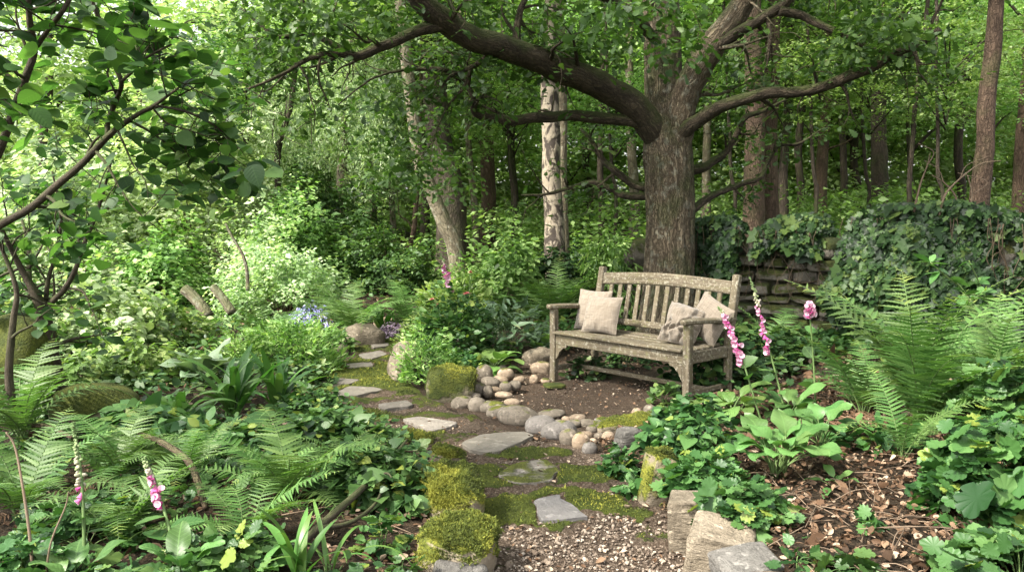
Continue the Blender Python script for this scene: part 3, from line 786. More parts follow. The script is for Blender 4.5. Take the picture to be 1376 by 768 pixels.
rock("longer pale boulder behind the low one on the outer bend", (490, 463), (.42, .36, .24), M['rock_pale'], 15, .35, (.1, .1), .45, 10)
rock("round little dark stone in front of the longer pale boulder", (483, 463), (.11, .1, .1), M['rock_moss2'], 16, 0, (0, 0), .2, 6)
for k, (x, y, w) in enumerate([(521, 438, .2), (531, 432, .16), (512, 434, .22), (543, 436, .14)]):
    rock(["pinkish rubble stone where the path vanishes", "small rubble stone right of the pinkish one at the path end", "wide rubble stone at the left of the path end heap", "last small rubble stone touching the flowering bank at the path end"][k], (x, y), (w, w * .8, w * .6), M['cobble_tan'] if k % 2 == 0 else M['rock_pale'], 40 + k, k, (.1, .1), .3, 6, group="rubble heap at the far end of the path", sub=3)
rock("pale long stone leaning beside the broad leaved clump, left of the bench", (722, 476), (.30, .18, .16), M['rock_pale'], 17, .5, (.1, -.2), .3, 7)
rock("tan stone lying just left of the bench's near left foot", (727, 503), (.19, .14, .13), M['cobble_tan'], 18, .1, (0, 0), .2, 4)
rock("dark mossy stump-like boulder under the hazel at the left edge", (25, 560), (.45, .5, .75), M['rock_moss2'], 19, .2, (.1, .15), .3, 10, cat="boulder")
rock("low mossy boulder lost in ferns right of the hazel foot", (130, 575), (.5, .4, .3), M['rock_moss2'], 20, .6, (.1, .1), .3, 9, cat="boulder")
rock("thin mossy foot stone under the bench's near left leg", (745, 520), (.17, .15, .035), M['rock_moss2'], 21, .3, (0, 0), .5, 5, sink=.1)

# ------------------------------------------------------------------ cobbles
CB = [(475, 200, 85, 80, "grey round", 0), (580, 155, 45, 30, "small grey", 0), (600, 200, 80, 60, "tan rounded", 1), (515, 240, 95, 50, "flat grey oval", 0), (570, 225, 75, 40, "flat brown", 1),
      (430, 282, 115, 65, "long smooth grey", 0), (498, 297, 50, 55, "stubby upright", 0), (545, 278, 60, 28, "pinkish flat", 1), (600, 268, 60, 50, "mottled brown", 0), (652, 258, 65, 45, "pale grey", 0),
      (678, 222, 60, 32, "pale whitish", 1), (590, 310, 85, 35, "flat sandy", 1), (637, 332, 80, 38, "low sandy", 1), (508, 335, 50, 25, "tiny flat", 0), (350, 340, 110, 65, "big pale end", 0),
      (437, 358, 90, 75, "grey egg shaped", 0), (525, 365, 140, 62, "long ridged", 0), (560, 392, 120, 60, "broad brown grey", 0), (672, 425, 200, 100, "largest cracked", 0), (803, 475, 150, 95, "wide dark grey", 2),
      (905, 505, 170, 90, "long dark tapering", 2), (860, 395, 140, 40, "thin flat slab-like", 0), (765, 205, 45, 45, "small tan", 1), (830, 208, 50, 28, "slim pale", 1),
      (1015, 422, 85, 42, "rounded sandy", 1), (980, 455, 95, 42, "brown flat", 0), (950, 425, 45, 30, "little tan", 1), (1075, 452, 95, 42, "grey oblong", 0), (965, 542, 92, 82, "plump pale", 0),
      (1035, 567, 85, 85, "plump tan", 1), (1085, 600, 72, 62, "dark angular", 2), (1003, 505, 50, 35, "small ruddy", 1), (1060, 515, 70, 35, "flat reddish", 1), (1100, 485, 58, 42, "small grey brown", 0),
      (1150, 480, 50, 48, "round small brown", 0), (1200, 470, 70, 52, "rounded brown", 0), (1195, 525, 60, 46, "creamy", 1), (1140, 520, 50, 30, "half buried grey", 0), (1105, 552, 38, 22, "tiny tan", 1),
      (910, 445, 55, 28, "small olive", 0), (1165, 435, 90, 32, "flat dark brown", 2), (1358, 392, 50, 45, "tan rounded", 1), (1434, 378, 62, 50, "pale egg shaped", 0), (420, 315, 60, 30, "half hidden grey", 0), (905, 470, 60, 25, "low mossy grey", 0)]
seed(9)
HORD = ["first", "second", "third", "fourth", "fifth", "sixth", "seventh", "eighth", "ninth", "tenth", "eleventh", "twelfth", "thirteenth", "fourteenth", "fifteenth"]
def cob_place(zx, zy):
    if zx > 1300: return "right end of the cobble edging, by the leafy clump" if zx < 1400 else "right end of the edging, against the leaves"
    if zx < 560 and zy < 260: return "at the top left of the cobble heap, under the hosta"
    if zx < 720 and zy < 300: return "in the upper cobble heap right of the mossy block"
    if zx < 720 and zy < 345: return "in the middle of the left cobble heap"
    if zx < 640: return "in the lower left cobble row above the gravel"
    if zx > 720 and zy < 260: return "beside the bench's near left foot"
    if zy >= 530: return "at the lower right tip of the cobble edging"
    if zx < 960 and zy > 415 and zx > 600: return "in the middle of the front cobble row"
    if zx < 930: return "along the soil side of the cobble row"
    return "in the right half of the cobble edging"
for k, (zx, zy, w, h, adj, mi) in enumerate(CB):
    px, py = 540 + zx / 4.3, 460 + zy / 4.3
    q = gp(px, py + h / 4.3 * .15, .03); wm = w / 4.3 * q[1] / F_PX; hm = h / 4.3 * q[1] / F_PX
    wm *= 1.27; D = wm * (.72 if w > 1.8 * h else .88); H = max(.045, hm * 1.55 - D * .12)
    zb = .0 + (.03 if (zx < 700 and zy < 320) else 0)
    V, F = rock_v((wm / 2, D / 2, H / 2), 4, .07, 3, 1.0, 60 + k, .10)
    a = float(N(0, .18)); R = np.array(Euler((float(N(0, .08)), float(N(0, .12)), a)).to_matrix()); V = V @ R.T; V[:, 2] += H * .28
    b = Buf(); b.add(V, F)
    tag(obj("cobble", b, [M['cobble'], M['cobble_tan'], M['cobble_dark']][mi], loc=(q[0], q[1], zb)), f"{adj} cobble {cob_place(zx, zy)}", "cobble", "rounded cobbles edging the soil clearing")

# ------------------------------------------------------------------ dry stone wall
seed(21)
WALL = np.array([at(790, 300, 9.6)[:2], at(900, 300, 9.35)[:2], at(1090, 300, 8.6)[:2], at(1230, 300, 7.9)[:2], at(1376, 300, 7.25)[:2], at(1520, 300, 6.7)[:2]])
wseg = np.concatenate([[0], np.cumsum(np.linalg.norm(np.diff(WALL, axis=0), axis=1))]); WL = wseg[-1]
def wall_pt(s):
    s = np.clip(s, 0, WL); x = np.interp(s, wseg, WALL[:, 0]); y = np.interp(s, wseg, WALL[:, 1])
    s2 = np.minimum(s + .1, WL); s1 = s2 - .1
    t = norm(np.stack([np.interp(s2, wseg, WALL[:, 0]) - np.interp(s1, wseg, WALL[:, 0]), np.interp(s2, wseg, WALL[:, 1]) - np.interp(s1, wseg, WALL[:, 1])], -1))
    return np.stack([x, y], -1), t
w0 = (WALL[0][0], WALL[0][1], .1)
wt = thing("stone_wall", "mossy dry stone wall behind the bench and the oak", "wall", w0)
b = Buf(); z = .0; row = 0
STN = [rock_v((1, 1, 1), 9, .07, 3, .88, 500 + k, .55) for k in range(10)]
while z < 1.12:
    ch = U(.075, .15); s = U(-.1, .1)
    while s < WL:
        L = U(.14, .42) * (1.2 if ch > .12 else 1)
        c, t = wall_pt(s + L / 2); nrm = np.array([t[1], -t[0]])       # towards camera
        if z + ch > 1.0 - .35 * max(0, 1 - s / .9): s += L; continue
        V, F = STN[RNG.integers(10)]
        dzs = N(0, .012); V = V * np.array([L / 2 * .97, .2, ch / 2 * U(.82, 1.08)]) + [0, 0, dzs]
        off = -.02 + N(0, .018)
        wv = np.stack([c[0] + V[:, 0] * t[0] - (V[:, 1] + off) * nrm[0] * 1, c[1] + V[:, 0] * t[1] - (V[:, 1] + off) * nrm[1], z + ch / 2 + V[:, 2] + .03 + V[:, 0] * N(0, .05)], -1)
        b.add(wv, F, r=U(0, 1)); s += L
    z += ch
for s in np.arange(0.9, WL, .3):                                        # hearting inside the wall
    c, t = wall_pt(s); V, F = ICO[2]; b.add(np.column_stack([c[0] + V[:, 0] * .2, c[1] + .05 + V[:, 1] * .15, .45 + V[:, 2] * .5]), F)
obj("masonry", b, M['wall'], wt, origin=w0, smooth=False)
s = .5
while s < WL:
    L = U(.14, .26); c, t = wall_pt(s); H = U(.2, .34); ztop = 1.0 - .35 * max(0, 1 - s / .9) + .1
    V, F = rock_v((L / 2, .2, H / 2), 9, .08, 3, .85, 700 + int(s * 10), .4)
    R = np.array(Euler((0, float(N(.25, .25)), math.atan2(t[1], t[0]))).to_matrix()); V = V @ R.T + [c[0], c[1], ztop - .12 + H * .25]
    b = Buf(); b.add(V, F); obj("coping_stone", b, M['wall'], wt, origin=w0, smooth=False); s += L * U(.75, 1.0)
# ------------------------------------------------------------------ bench
seed(31)
def board(buf, p0, p1, w, t, up=(0, 0, 1), n=6, ch=.006, wv=None, arc=None, wob=.0012):
    """bevelled board from p0 to p1, w wide across, t thick along up"""
    p0, p1 = np.asarray(p0, float), np.asarray(p1, float); d = norm(p1 - p0); L = np.linalg.norm(p1 - p0)
    u = np.asarray(up, float); x = norm(np.cross(d, u)); u = np.cross(x, d)
    q = [(-1, -1, 1, 0), (1, -1, -1, 0), (1, -1, 0, 1), (1, 1, 0, -1), (1, 1, -1, 0), (-1, 1, 1, 0), (-1, 1, 0, -1), (-1, -1, 0, 1)]
    V = []; C = []; o = U(0, 9, 3)
    ts = np.concatenate([[0], np.linspace(.0, 1, n + 1), [1]]); ts[1] = ch / L; ts[-2] = 1 - ch / L
    for k, s in enumerate(ts):
        e = ch if k in (0, len(ts) - 1) else 0.0
        ww = (w if wv is None else float(np.interp(s, np.linspace(0, 1, len(wv)), wv)))
        c = p0 + d * L * s + (u * 0 if arc is None else np.asarray(arc(s)))
        for (sx, sz, cx, cz) in q:
            a = sx * (ww / 2 - e) + cx * ch; b_ = sz * (t / 2 - e) + cz * ch
            V.append(c + x * a + u * b_); C.append((a + o[0], b_ + o[1], s * L + o[2]))
    V = np.array(V); V = V + wob * fbm(V * 9 + o[0], 3, 2)[:, None]
    F = [];
    for k in range(len(ts) - 1):
        for j in range(8): F.append((k * 8 + j, k * 8 + (j + 1) % 8, k * 8 + 8 + (j + 1) % 8, k * 8 + 8 + j))
    m = (len(ts) - 1) * 8
    F += [(7, 6, 1, 0), (6, 5, 2, 1), (5, 4, 3, 2), (m, m + 1, m + 6, m + 7), (m + 1, m + 2, m + 5, m + 6), (m + 2, m + 3, m + 4, m + 5)]
    buf.add(V, None, F, co=C)
def part(name, parent, fn, mat='wood'):
    b = Buf(); fn(b); return obj(name, b, M[mat] if isinstance(mat, str) else mat, parent, smooth=False)
Z1 = 6.72; X1 = (745 - 688) * Z1 / F_PX; Z2 = 5.72; X2 = (927 - 688) * Z2 / F_PX
BW = math.hypot(X2 - X1, Z2 - Z1); BA = math.atan2(Z2 - Z1, X2 - X1); BD = .50
bench = thing("garden_bench", "weathered grey wooden bench with slatted back on the soil clearing", "bench", (X1, Z1, 0.0), BA)
for x in (0, BW):
    part("front_leg", bench, lambda b: board(b, (x, 0, 0), (x, 0, .612), .058, .055, (0, 1, 0)))
    part("rear_leg", bench, lambda b: (board(b, (x, BD, 0), (x, BD, .44), .05, .055, (0, 1, 0)), board(b, (x, BD, .43), (x, BD + .10, .93), .058, .05, (0, 1, .1))))
    s = 1 if x == 0 else -1
    part("armrest", bench, lambda b: board(b, (x, -.075, .622), (x, BD + .06, .622), .09, .036, (0, 0, 1), 8, .009, wv=(.045, .085, .095, .095, .085, .07, .065, .062), arc=lambda q: (0, 0, .014 * math.cos(q * 3.1) - .008)))
    part("side_rail", bench, lambda b: board(b, (x, .03, .365), (x, BD - .03, .365), .03, .085, (0, 0, 1)))
    part("low_side_rail", bench, lambda b: board(b, (x, .03, .11), (x, BD - .03, .11), .03, .04, (0, 0, 1)))
    def br(b):
        q = [(.03, 0), (.16, 0), (.15, -.022), (.115, -.028), (.095, -.05), (.075, -.062), (.06, -.095), (.045, -.12), (.03, -.13)]
        V = []
        for yy in (-.012, .013): V += [(x + s * a, yy, .322 + c) for a, c in q]
        n = len(q); V.append((x + s * .03, -.012, .322 - .04)); V.append((x + s * .03, .013, .322 - .04))
        F3 = [];F4 = []
        for k in range(n - 1): F4.append((k, k + 1, n + k + 1, n + k)); F3 += [(2 * n, k, k + 1), (2 * n + 1, n + k + 1, n + k)]
        b.add(V, F3, F4, co=np.array(V) * 1.0 + x)
    part("bracket", bench, br)
seat = part("seat", bench, lambda b: (board(b, (.03, -.003, .362), (BW - .03, -.003, .362), .088, .026, (0, -1, 0), 10), board(b, (.03, BD - .03, .36), (BW - .03, BD - .03, .36), .08, .026, (0, -1, 0)), board(b, (BW / 2, .02, .375), (BW / 2, BD - .04, .37), .04, .04)))
for k in range(6):
    y = .0 + k * .082
    z = .417 - .012 * math.sin(k / 5 * 3.1)
    e = .0 if k == 0 else .0
    part("seat_slat", seat, lambda b: board(b, (.032, y - (.012 if k == 0 else 0), z), (BW - .032, y - (.012 if k == 0 else 0), z), .072, .022, (0, 0, 1), 10, .005))
part("low_stretcher", bench, lambda b: board(b, (.0, BD * .5, .11), (BW, BD * .5, .11), .03, .035, (0, 0, 1), 8))
back = thing("backrest", None, None); back.parent = bench
def back_at(z): return BD + (z - .43) / .5 * .10
part("bottom_rail", back, lambda b: board(b, (.03, back_at(.49), .485), (BW - .03, back_at(.49), .485), .032, .055, (0, .2, 1), 8))
part("top_rail", back, lambda b: board(b, (.029, back_at(.835), .835), (BW - .029, back_at(.835), .835), .036, .1, (0, .2, 1), 14, .008, arc=lambda q: (0, 0, .026 * math.sin(q * math.pi) - .004)))
for k in range(12):
    x = .03 + (BW - .06) * (k + 1) / 13
    zt = .795 + .028 * math.sin((k + 1) / 13 * math.pi)
    part("back_slat", back, lambda b: board(b, (x, back_at(.49), .50), (x, back_at(zt), zt), .042, .016, (0, 1, -.2), 6, .004))

# ------------------------------------------------------------------ cushions
def cushion(name_label, loc, w, h, t, rot, s=0, crumple=0.0, tie=False):
    n = 46; u = np.linspace(-1, 1, n); Ux, Vy = np.meshgrid(u, u)
    b = Buf()
    def surf(sg):
        x = Ux * (1 - .075 * (1 - Vy ** 2) * np.abs(Ux)) * w / 2
        y = Vy * (1 - .075 * (1 - Ux ** 2) * np.abs(Vy)) * h / 2
        prof = ((1 - np.abs(Ux) ** 2.4) * (1 - np.abs(Vy) ** 2.4))
        z = t / 2 * np.clip(prof, 0, 1) ** .55
        P = np.stack([x * 5, y * 5, x * 0 + s], -1)
        z = z * (1 + .10 * fbm(P * 1.2, 3, s))
        ang = np.arctan2(Vy, Ux); rr = np.hypot(Ux, Vy)
        wr = fbm(np.stack([np.cos(ang) * 5, np.sin(ang) * 5, rr * .8 + s], -1), 3, s + 3)
        edge = smooth((np.maximum(np.abs(Ux), np.abs(Vy)) - .45) / .4) * np.clip(prof * 3, 0, 1)
        z = z + .009 * wr * edge
        z = z + .010 * np.sin(Vy * 4 + Ux * 7 * (1 if s % 2 else -1) + s) * prof * smooth((.5 - np.abs(Vy + .55)) / .4) * .6
        z = z - .007 * np.exp(-((Vy + .35 + .12 * np.sin(Ux * 3 + s)) / .05) ** 2) * smooth((np.abs(Ux) - .2) / .5) * prof
        if crumple:
            cr = np.abs(fbm(P * 1.6 + 4, 4, s + 9))
            z = z * (1 - .3 * crumple * np.exp(-(cr / .07) ** 2)) + crumple * .03 * fbm(P * 2.2, 3, s + 5) * np.clip(prof * 2, 0, 1)
            x = x + crumple * .02 * fbm(P * 1.1 + 8, 3, s + 6); y = y + crumple * .02 * fbm(P * 1.1 + 3, 3, s + 7)
        V = np.stack([x, y, sg * z], -1).reshape(-1, 3)
        b.add(V, None, grid_faces(n, n) if sg > 0 else grid_faces(n, n)[:, ::-1], co=V + [0, 0, sg * .3 + s])
        return np.stack([x, y, z * 0], -1)
    P = surf(1); surf(-1)
    R = Matrix.Rotation(BA, 4, 'Z') @ Euler(rot, 'XYZ').to_matrix().to_4x4()
    lp = bench.matrix_basis if False else None
    L = Matrix.Translation((X1, Z1, 0)) @ Matrix.Rotation(BA, 4, 'Z') @ Vector(loc)
    root = bpy.data.objects.new("cushion", b.mesh("cushion", M['linen'])); COL.objects.link(root)
    root.matrix_basis = Matrix.Translation(L) @ R
    tag(root, name_label, "cushion", "linen cushions on the bench")
    e = np.vstack([P[0, :], P[1:, -1], P[-1, -2::-1], P[-2:0:-1, 0]]); e = np.vstack([e, e[:1]])
    pb = Buf(); tube(pb, e, .0028, 6); obj("seam", pb, M['linen'], root)
    return root
# local bench frame: x along the seat, y to the back, z up
cushion("square beige cushion at the left end, leaning on the back behind another", (.15, .31, .585), .34, .34, .13, (math.radians(76), 0, math.radians(4)), 1)
cushion("square beige cushion in front of and overlapping the leftmost one", (.335, .215, .572), .33, .31, .13, (math.radians(70), 0, math.radians(10)), 2)
cushion("crumpled beige cushion slumped against the right armrest", (1.09, .26, .555), .29, .33, .21, (math.radians(62), math.radians(10), math.radians(14)), 3, 1.7)
cushion("beige cushion standing on its corner at the right end of the bench", (1.235, .40, .60), .31, .32, .12, (math.radians(74), math.radians(24), math.radians(-6)), 4, .15)
# ------------------------------------------------------------------ plant builders
def rng_pts(n, rx, ry, rz):
    p = norm(N(0, 1, (n, 3))) * (U(0, 1, n) ** .45)[:, None]
    return p * [rx, ry, rz]
T_PIN = leaf_t(np.linspace(0, 1, 15), [(.11 if k % 2 else .055) * (1 - (k / 14) ** 1.6) + .008 for k in range(15)], fold=.25, droop=.12, bendw=.35)
def frond_mesh(L=1.0, wid=.17, np_=26, th0=75, th1=-15, sd=0, curl=0.0, T=T_PIN):
    g = np.random.default_rng(sd); n = 30
    th = np.radians(np.linspace(0, 1, n) ** 1.3 * (th1 - th0) + th0); ds = L / (n - 1)
    y = np.concatenate([[0], np.cumsum(np.cos(th[:-1]) * ds)]); z = np.concatenate([[0], np.cumsum(np.sin(th[:-1]) * ds)])
    x = curl * L * np.linspace(0, 1, n) ** 2
    P = np.stack([x, y, z], -1); b = Buf()
    tube(b, P, [.0045 * L + .001, .0012], 5, r=.5, mat=1)
    t = np.linspace(.16, .985, np_); w = wid * L * np.clip(np.sin(np.pi * (t * .86 + .09)) ** .8, .05, 1) * (1.12 - .35 * t); w *= np.where(t > .86, (1.02 - t) / .16, 1)
    for sgn in (-1, 1):
        tt = t + (.5 * sgn * .3 / np_)
        i = np.clip(tt, 0, 1) * (n - 1)
        pos = np.stack([np.interp(i, np.arange(n), P[:, k]) for k in range(3)], -1)
        a = np.interp(i, np.arange(n), th)
        T_ = np.stack([a * 0, np.cos(a), np.sin(a)], -1); Nn = np.stack([a * 0, -np.sin(a), np.cos(a)], -1)
        d = norm(np.array([sgn, 0, 0]) * 1.0 + T_ * (.32 + g.normal(0, .07, np_))[:, None] + Nn * (.08 + g.normal(0, .09, np_))[:, None])
        sz = np.maximum(w * (1 + g.normal(0, .06, np_)), .006)
        inst(b, T, pos, d, Nn * 1 + g.normal(0, .12, (np_, 3)), np.stack([np.maximum(sz, .035 * L * .9) * .84, sz, sz], -1), np.clip(.45 + g.normal(0, .17, np_) + (.6 * (t > .84) if sd % 3 == 2 else 0), 0, 1))
    return b.mesh("frond", [M['fern'], M['stem']])
seed(77)
FR = [frond_mesh(1, .17, 27, 78, -12, 1), frond_mesh(1, .16, 25, 82, 15, 2, .06), frond_mesh(1, .18, 28, 70, -25, 3, -.08), frond_mesh(1, .15, 24, 60, -30, 4, .1), frond_mesh(1, .14, 22, 85, -45, 5, .16), frond_mesh(1, .19, 26, 66, 8, 8, -.14), frond_mesh(.8, .17, 24, 88, -60, 11, .05)]
FR_DEAD = FR[3].copy(); FR_DEAD.materials[0] = M['litter']; FR_DEAD.materials[1] = M['dstem']
def fern(label, px, py, H, n=13, group="ferns growing in the beds", pos=None, spread=1.0, upright=False, name="fern", azs=None):
    p = gpg(px, py) if pos is None else np.array(pos, float)
    t = thing(name, label, "fern", p, group=group)
    if H > .5:
        for k in range(2):
            o = bpy.data.objects.new("dead_frond", FR_DEAD); COL.objects.link(o); o.parent = t; s = H * U(.5, .8); o.scale = (s, s, s); o.rotation_euler = (U(-1.0, -.7), U(-.3, .3), U(0, 6.28)); o.location = (0, 0, .04)
    for k in range(n):
        m = FR[(0, 1, 5)[RNG.integers(3)]] if upright else FR[RNG.integers(7)]
        o = bpy.data.objects.new("frond", m); COL.objects.link(o); o.parent = t
        az = (k + U(-.3, .3)) / n * 2 * math.pi if azs is None else math.radians(U(*azs))
        s = H * U(.75, 1.12)
        o.rotation_euler = (U(-.12, .25) if upright else U(-.35, .12) * spread, U(-.12, .12), az); o.scale = (s, s, s)
        o.location = (U(-.02, .02), U(-.02, .02), 0)
    return t

def broad_mesh(L=.3, W=.12, pet=.12, a0=75, a1=10, mat='broad', wave=.02, rows=11, cols=7, sd=0, tipw=1.0, cup=.22, name="leaf"):
    g = np.random.default_rng(sd); b = Buf(); tot = L + pet; n = rows + 5
    s = np.linspace(0, tot, n); th = np.radians(a0 + (a1 - a0) * (s / tot) ** 1.4)
    y = np.concatenate([[0], np.cumsum(np.cos(th[:-1]) * np.diff(s))]); z = np.concatenate([[0], np.cumsum(np.sin(th[:-1]) * np.diff(s))])
    P = np.stack([s * 0, y, z], -1)
    tube(b, P[:max(3, int(n * pet / tot) + 2)], [.0035 + .008 * L, .003], 5, r=.6, mat=1)
    tb = np.linspace(0, 1, rows); sb = pet + tb * L
    hw = W * np.clip(np.sin(np.pi * tb ** .8 * .97 + .03), .02, 1) ** .8; hw[-1] = .002
    px_ = np.interp(sb, s, y); pz = np.interp(sb, s, z); a = np.interp(sb, s, th)
    u = np.linspace(-1, 1, cols); V = []; C = []
    for k in range(rows):
        for q in u:
            x = q * hw[k]; lift = cup * abs(x) - .6 * cup * x * x / max(W, 1e-4) + wave * math.sin(tb[k] * 9 + q * 2 + sd) * abs(q) * W * 4
            V.append((x, px_[k] - math.sin(a[k]) * lift, pz[k] + math.cos(a[k]) * lift)); C.append((x / L, tb[k], 0))
    b.add(V, None, grid_faces(cols, rows), r=g.uniform(.2, .9), co=C)
    return b.mesh(name, [M[mat], M['stem']])
def rosette(name, label, cat, px, py, meshes, n, sc=1.0, tilt=(-.5, .3), group=None, pos=None, rings=2):
    p = gpg(px, py) if pos is None else np.array(pos, float)
    t = thing(name, label, cat, p, group=group)
    for k in range(n):
        o = bpy.data.objects.new("leaf", meshes[RNG.integers(len(meshes))]); COL.objects.link(o); o.parent = t
        s = sc * U(.7, 1.1); o.scale = (s, s, s)
        o.rotation_euler = (U(*tilt) - (.35 if k % rings else 0), U(-.2, .2), k * 2.399 + U(-.3, .3)); o.location = (U(-.03, .03), U(-.03, .03), 0)
    return t
LF_HOSTA = [broad_mesh(.2, .07, .13, 78, -15, 'hosta', sd=k) for k in range(3)]
LF_FOX = [broad_mesh(.22, .055, .12, 72, 0, 'broad', wave=.04, sd=10 + k) for k in range(4)]
LF_BIG = [broad_mesh(.17, .062, .2, 80, -10, 'broad', wave=.05, sd=20 + k) for k in range(4)]
LF_STRAP = [broad_mesh(.42, .028, .03, 86, 35 - 22 * k, 'strap', wave=.01, rows=12, cols=5, sd=30 + k) for k in range(4)]
LF_BLADE = [broad_mesh(.42, .010, .03, 85, -5 - 25 * k, 'strap', wave=.0, rows=12, cols=3, sd=40 + k) for k in range(4)]
LF_GREY = [broad_mesh(.24, .08, .1, 75, 5, 'glauc', wave=.04, sd=50 + k) for k in range(3)]
LF_GRASS = [broad_mesh(.5, .005, .02, 84, -30 - 20 * k, 'lime', wave=.0, rows=12, cols=3, sd=60 + k, name="blade") for k in range(3)]

def dome(name, label, cat, px, py, w, h, T, ls, mat, cover=3.0, group=None, pos=None, depth=.9, lump=.35, stems=14, el=.1, els=.35, upj=.45, top=None, px_units=True, r0=None, twigmat='stem', s=0):
    """a leafy plant: w, h in photo pixels at its own distance"""
    p = gpg(px, py) if pos is None else np.array(pos, float)
    k = p[1] / F_PX if px_units else 1.0
    W, H = w * k / 2, h * k; D = W * depth
    area = math.pi * W * D * 1.0 + math.pi * (W + D) * H * .55
    n = int(min(60000, cover * area / (ls * ls * .33)))
    t = thing(name, label, cat, p, group=group)
    v = norm(N(0, 1, (n, 3))); v[:, 2] = np.abs(v[:, 2])
    rad = U(.25, 1, n) ** .35
    sd = p * 3.1 + s
    lumpf = 1 + lump * fbm(v * 2.6 + sd, 3, 5) * 1.6
    q = v * [W, D, H] * (rad * lumpf)[:, None]; q[:, 2] = np.maximum(q[:, 2], .02)
    keep = fbm(q * (3.2 / max(W, .1)) + sd, 3, 6) > -.22
    q, v = q[keep], v[keep]; n = len(q)
    az = np.arctan2(v[:, 1], v[:, 0]) + N(0, .8, n); e = N(el, els, n)
    d = np.stack([np.cos(az) * np.cos(e), np.sin(az) * np.cos(e), np.sin(e)], -1)
    up = norm(np.array([0, 0, 1]) + v * [.7, .7, .2] + N(0, upj, (n, 3)))
    r = np.clip(.5 + .8 * fbm(q * 4 / max(W, .1) + 3, 2, 7) + N(0, .22, n), 0, 1)
    b = Buf(); inst(b, T, q, d, up, ls * np.exp(N(0, .28, n)), r)
    obj("foliage", b, M[mat], t)
    if stems:
        b = Buf()
        for j in RNG.choice(n, min(stems, n), replace=False):
            a = q[j]; m = a * [.35, .35, .5] + [0, 0, .02]
            tube(b, catmull([(a[0] * .1, a[1] * .1, 0), m, a], 4), [.0025 + .004 * H, .0015], 4, r=U(0, 1))
        obj("stem", b, M[twigmat], t)
    return t
def bell_mesh():
    b = Buf(); n = 10; pr = [(0, 0), (.16, .05), (.2, .2), (.24, .45), (.34, .75), (.44, .95), (.5, 1.0)]
    V = []
    for r_, y in pr:
        for k in range(n):
            a = k / n * 6.2832; V.append((r_ * math.cos(a), y, r_ * math.sin(a) * .9))
    F = [];
    for k in range(len(pr) - 1):
        for j in range(n): F.append((k * n + j, k * n + (j + 1) % n, (k + 1) * n + (j + 1) % n, (k + 1) * n + j))
    return np.array(V), np.array(F)
BV, BF = bell_mesh()
def one_bell(s):
    b = Buf(); b.add(BV * .9, None, BF, r=.2 + .25 * s)
    V = BV[-10:] * [.8, .93, .8]; b.add(np.vstack([V, [[0, .55, 0]]]), np.array([(j, (j + 1) % 10, 10) for j in range(10)]), None, r=U(0, 1), mat=1)
    inst(b, T_OVAL, np.zeros((4, 3)), np.array([(.5, .3, 0), (-.5, .3, 0), (0, .3, .5), (0, .3, -.5)]), (0, -1, 0), .3, mat=2)
    return b.mesh("flower", [M['pink'], M['bell_in'], M['bud']])
BELLS = [one_bell(k) for k in range(4)]
def foxglove(label, stem_pts, f0, f1, side=(0, -1, 0), bs=.055, nb=20, nbud=34, group="foxglove spikes", mix=1.0, leaves=5):
    P = catmull(np.array(stem_pts), 10); base = P[0]
    t = thing("foxglove", label, "foxglove", base, group=group)
    b = Buf(); tube(b, P - base, [.0075, .006, .005, .002], 6, r=.5); obj("stem", b, M['stem'], t)
    L = len(P) - 1; side = norm(np.array(side, float))
    for k in range(nb):
        u = f0 + (f1 - f0) * (k + .5) / nb; i = u * L; q = np.array([np.interp(i, np.arange(L + 1), P[:, c]) for c in range(3)]) - base
        d = norm(side * 1.0 + N(0, .55, 3) + [0, 0, -.75]); s = bs * (1.05 - .35 * k / nb)
        o = bpy.data.objects.new("flower", BELLS[RNG.integers(4)]); COL.objects.link(o); o.parent = t
        y = Vector(d); x = y.cross(Vector((0, 0, 1))).normalized(); z = x.cross(y)
        o.matrix_basis = Matrix.Translation(q) @ Matrix((x, y, z)).transposed().to_4x4() @ Matrix.Scale(s, 4)
    b = Buf(); m = nbud; u = f1 + (1 - f1) * (np.arange(m) + .5) / m; i = u * L
    q = np.stack([np.interp(i, np.arange(L + 1), P[:, c]) for c in range(3)], -1) - base
    g = (1 - .75 * (np.arange(m) / m))
    V, F = ICO[1]
    d = norm(N(0, .6, (m, 3)) + side * .6 + [0, 0, -.5])
    inst(b, (V * [.32, .6, .32] + [0, .6, 0], F, None), q, d, jitter_up(m, 1), .018 * g + .004, np.clip(1 - np.arange(m) / m * 1.2 + N(0, .15, m), 0, 1) * mix)
    obj("buds", b, M['bud'], t).name = "bud_cluster"
    b = Buf(); n = leaves
    if n:
        u = np.linspace(.05, f0 * .8, n); q = np.stack([np.interp(u * L, np.arange(L + 1), P[:, c]) for c in range(3)], -1) - base
        for j in range(n):
            b = Buf(); inst(b, T_OVAL, q[j], dirs(1, .3, .3), jitter_up(1, .3), U(.07, .14, 1), U(0, 1, 1)); obj("leaf", b, M['broad'], t)
    return t

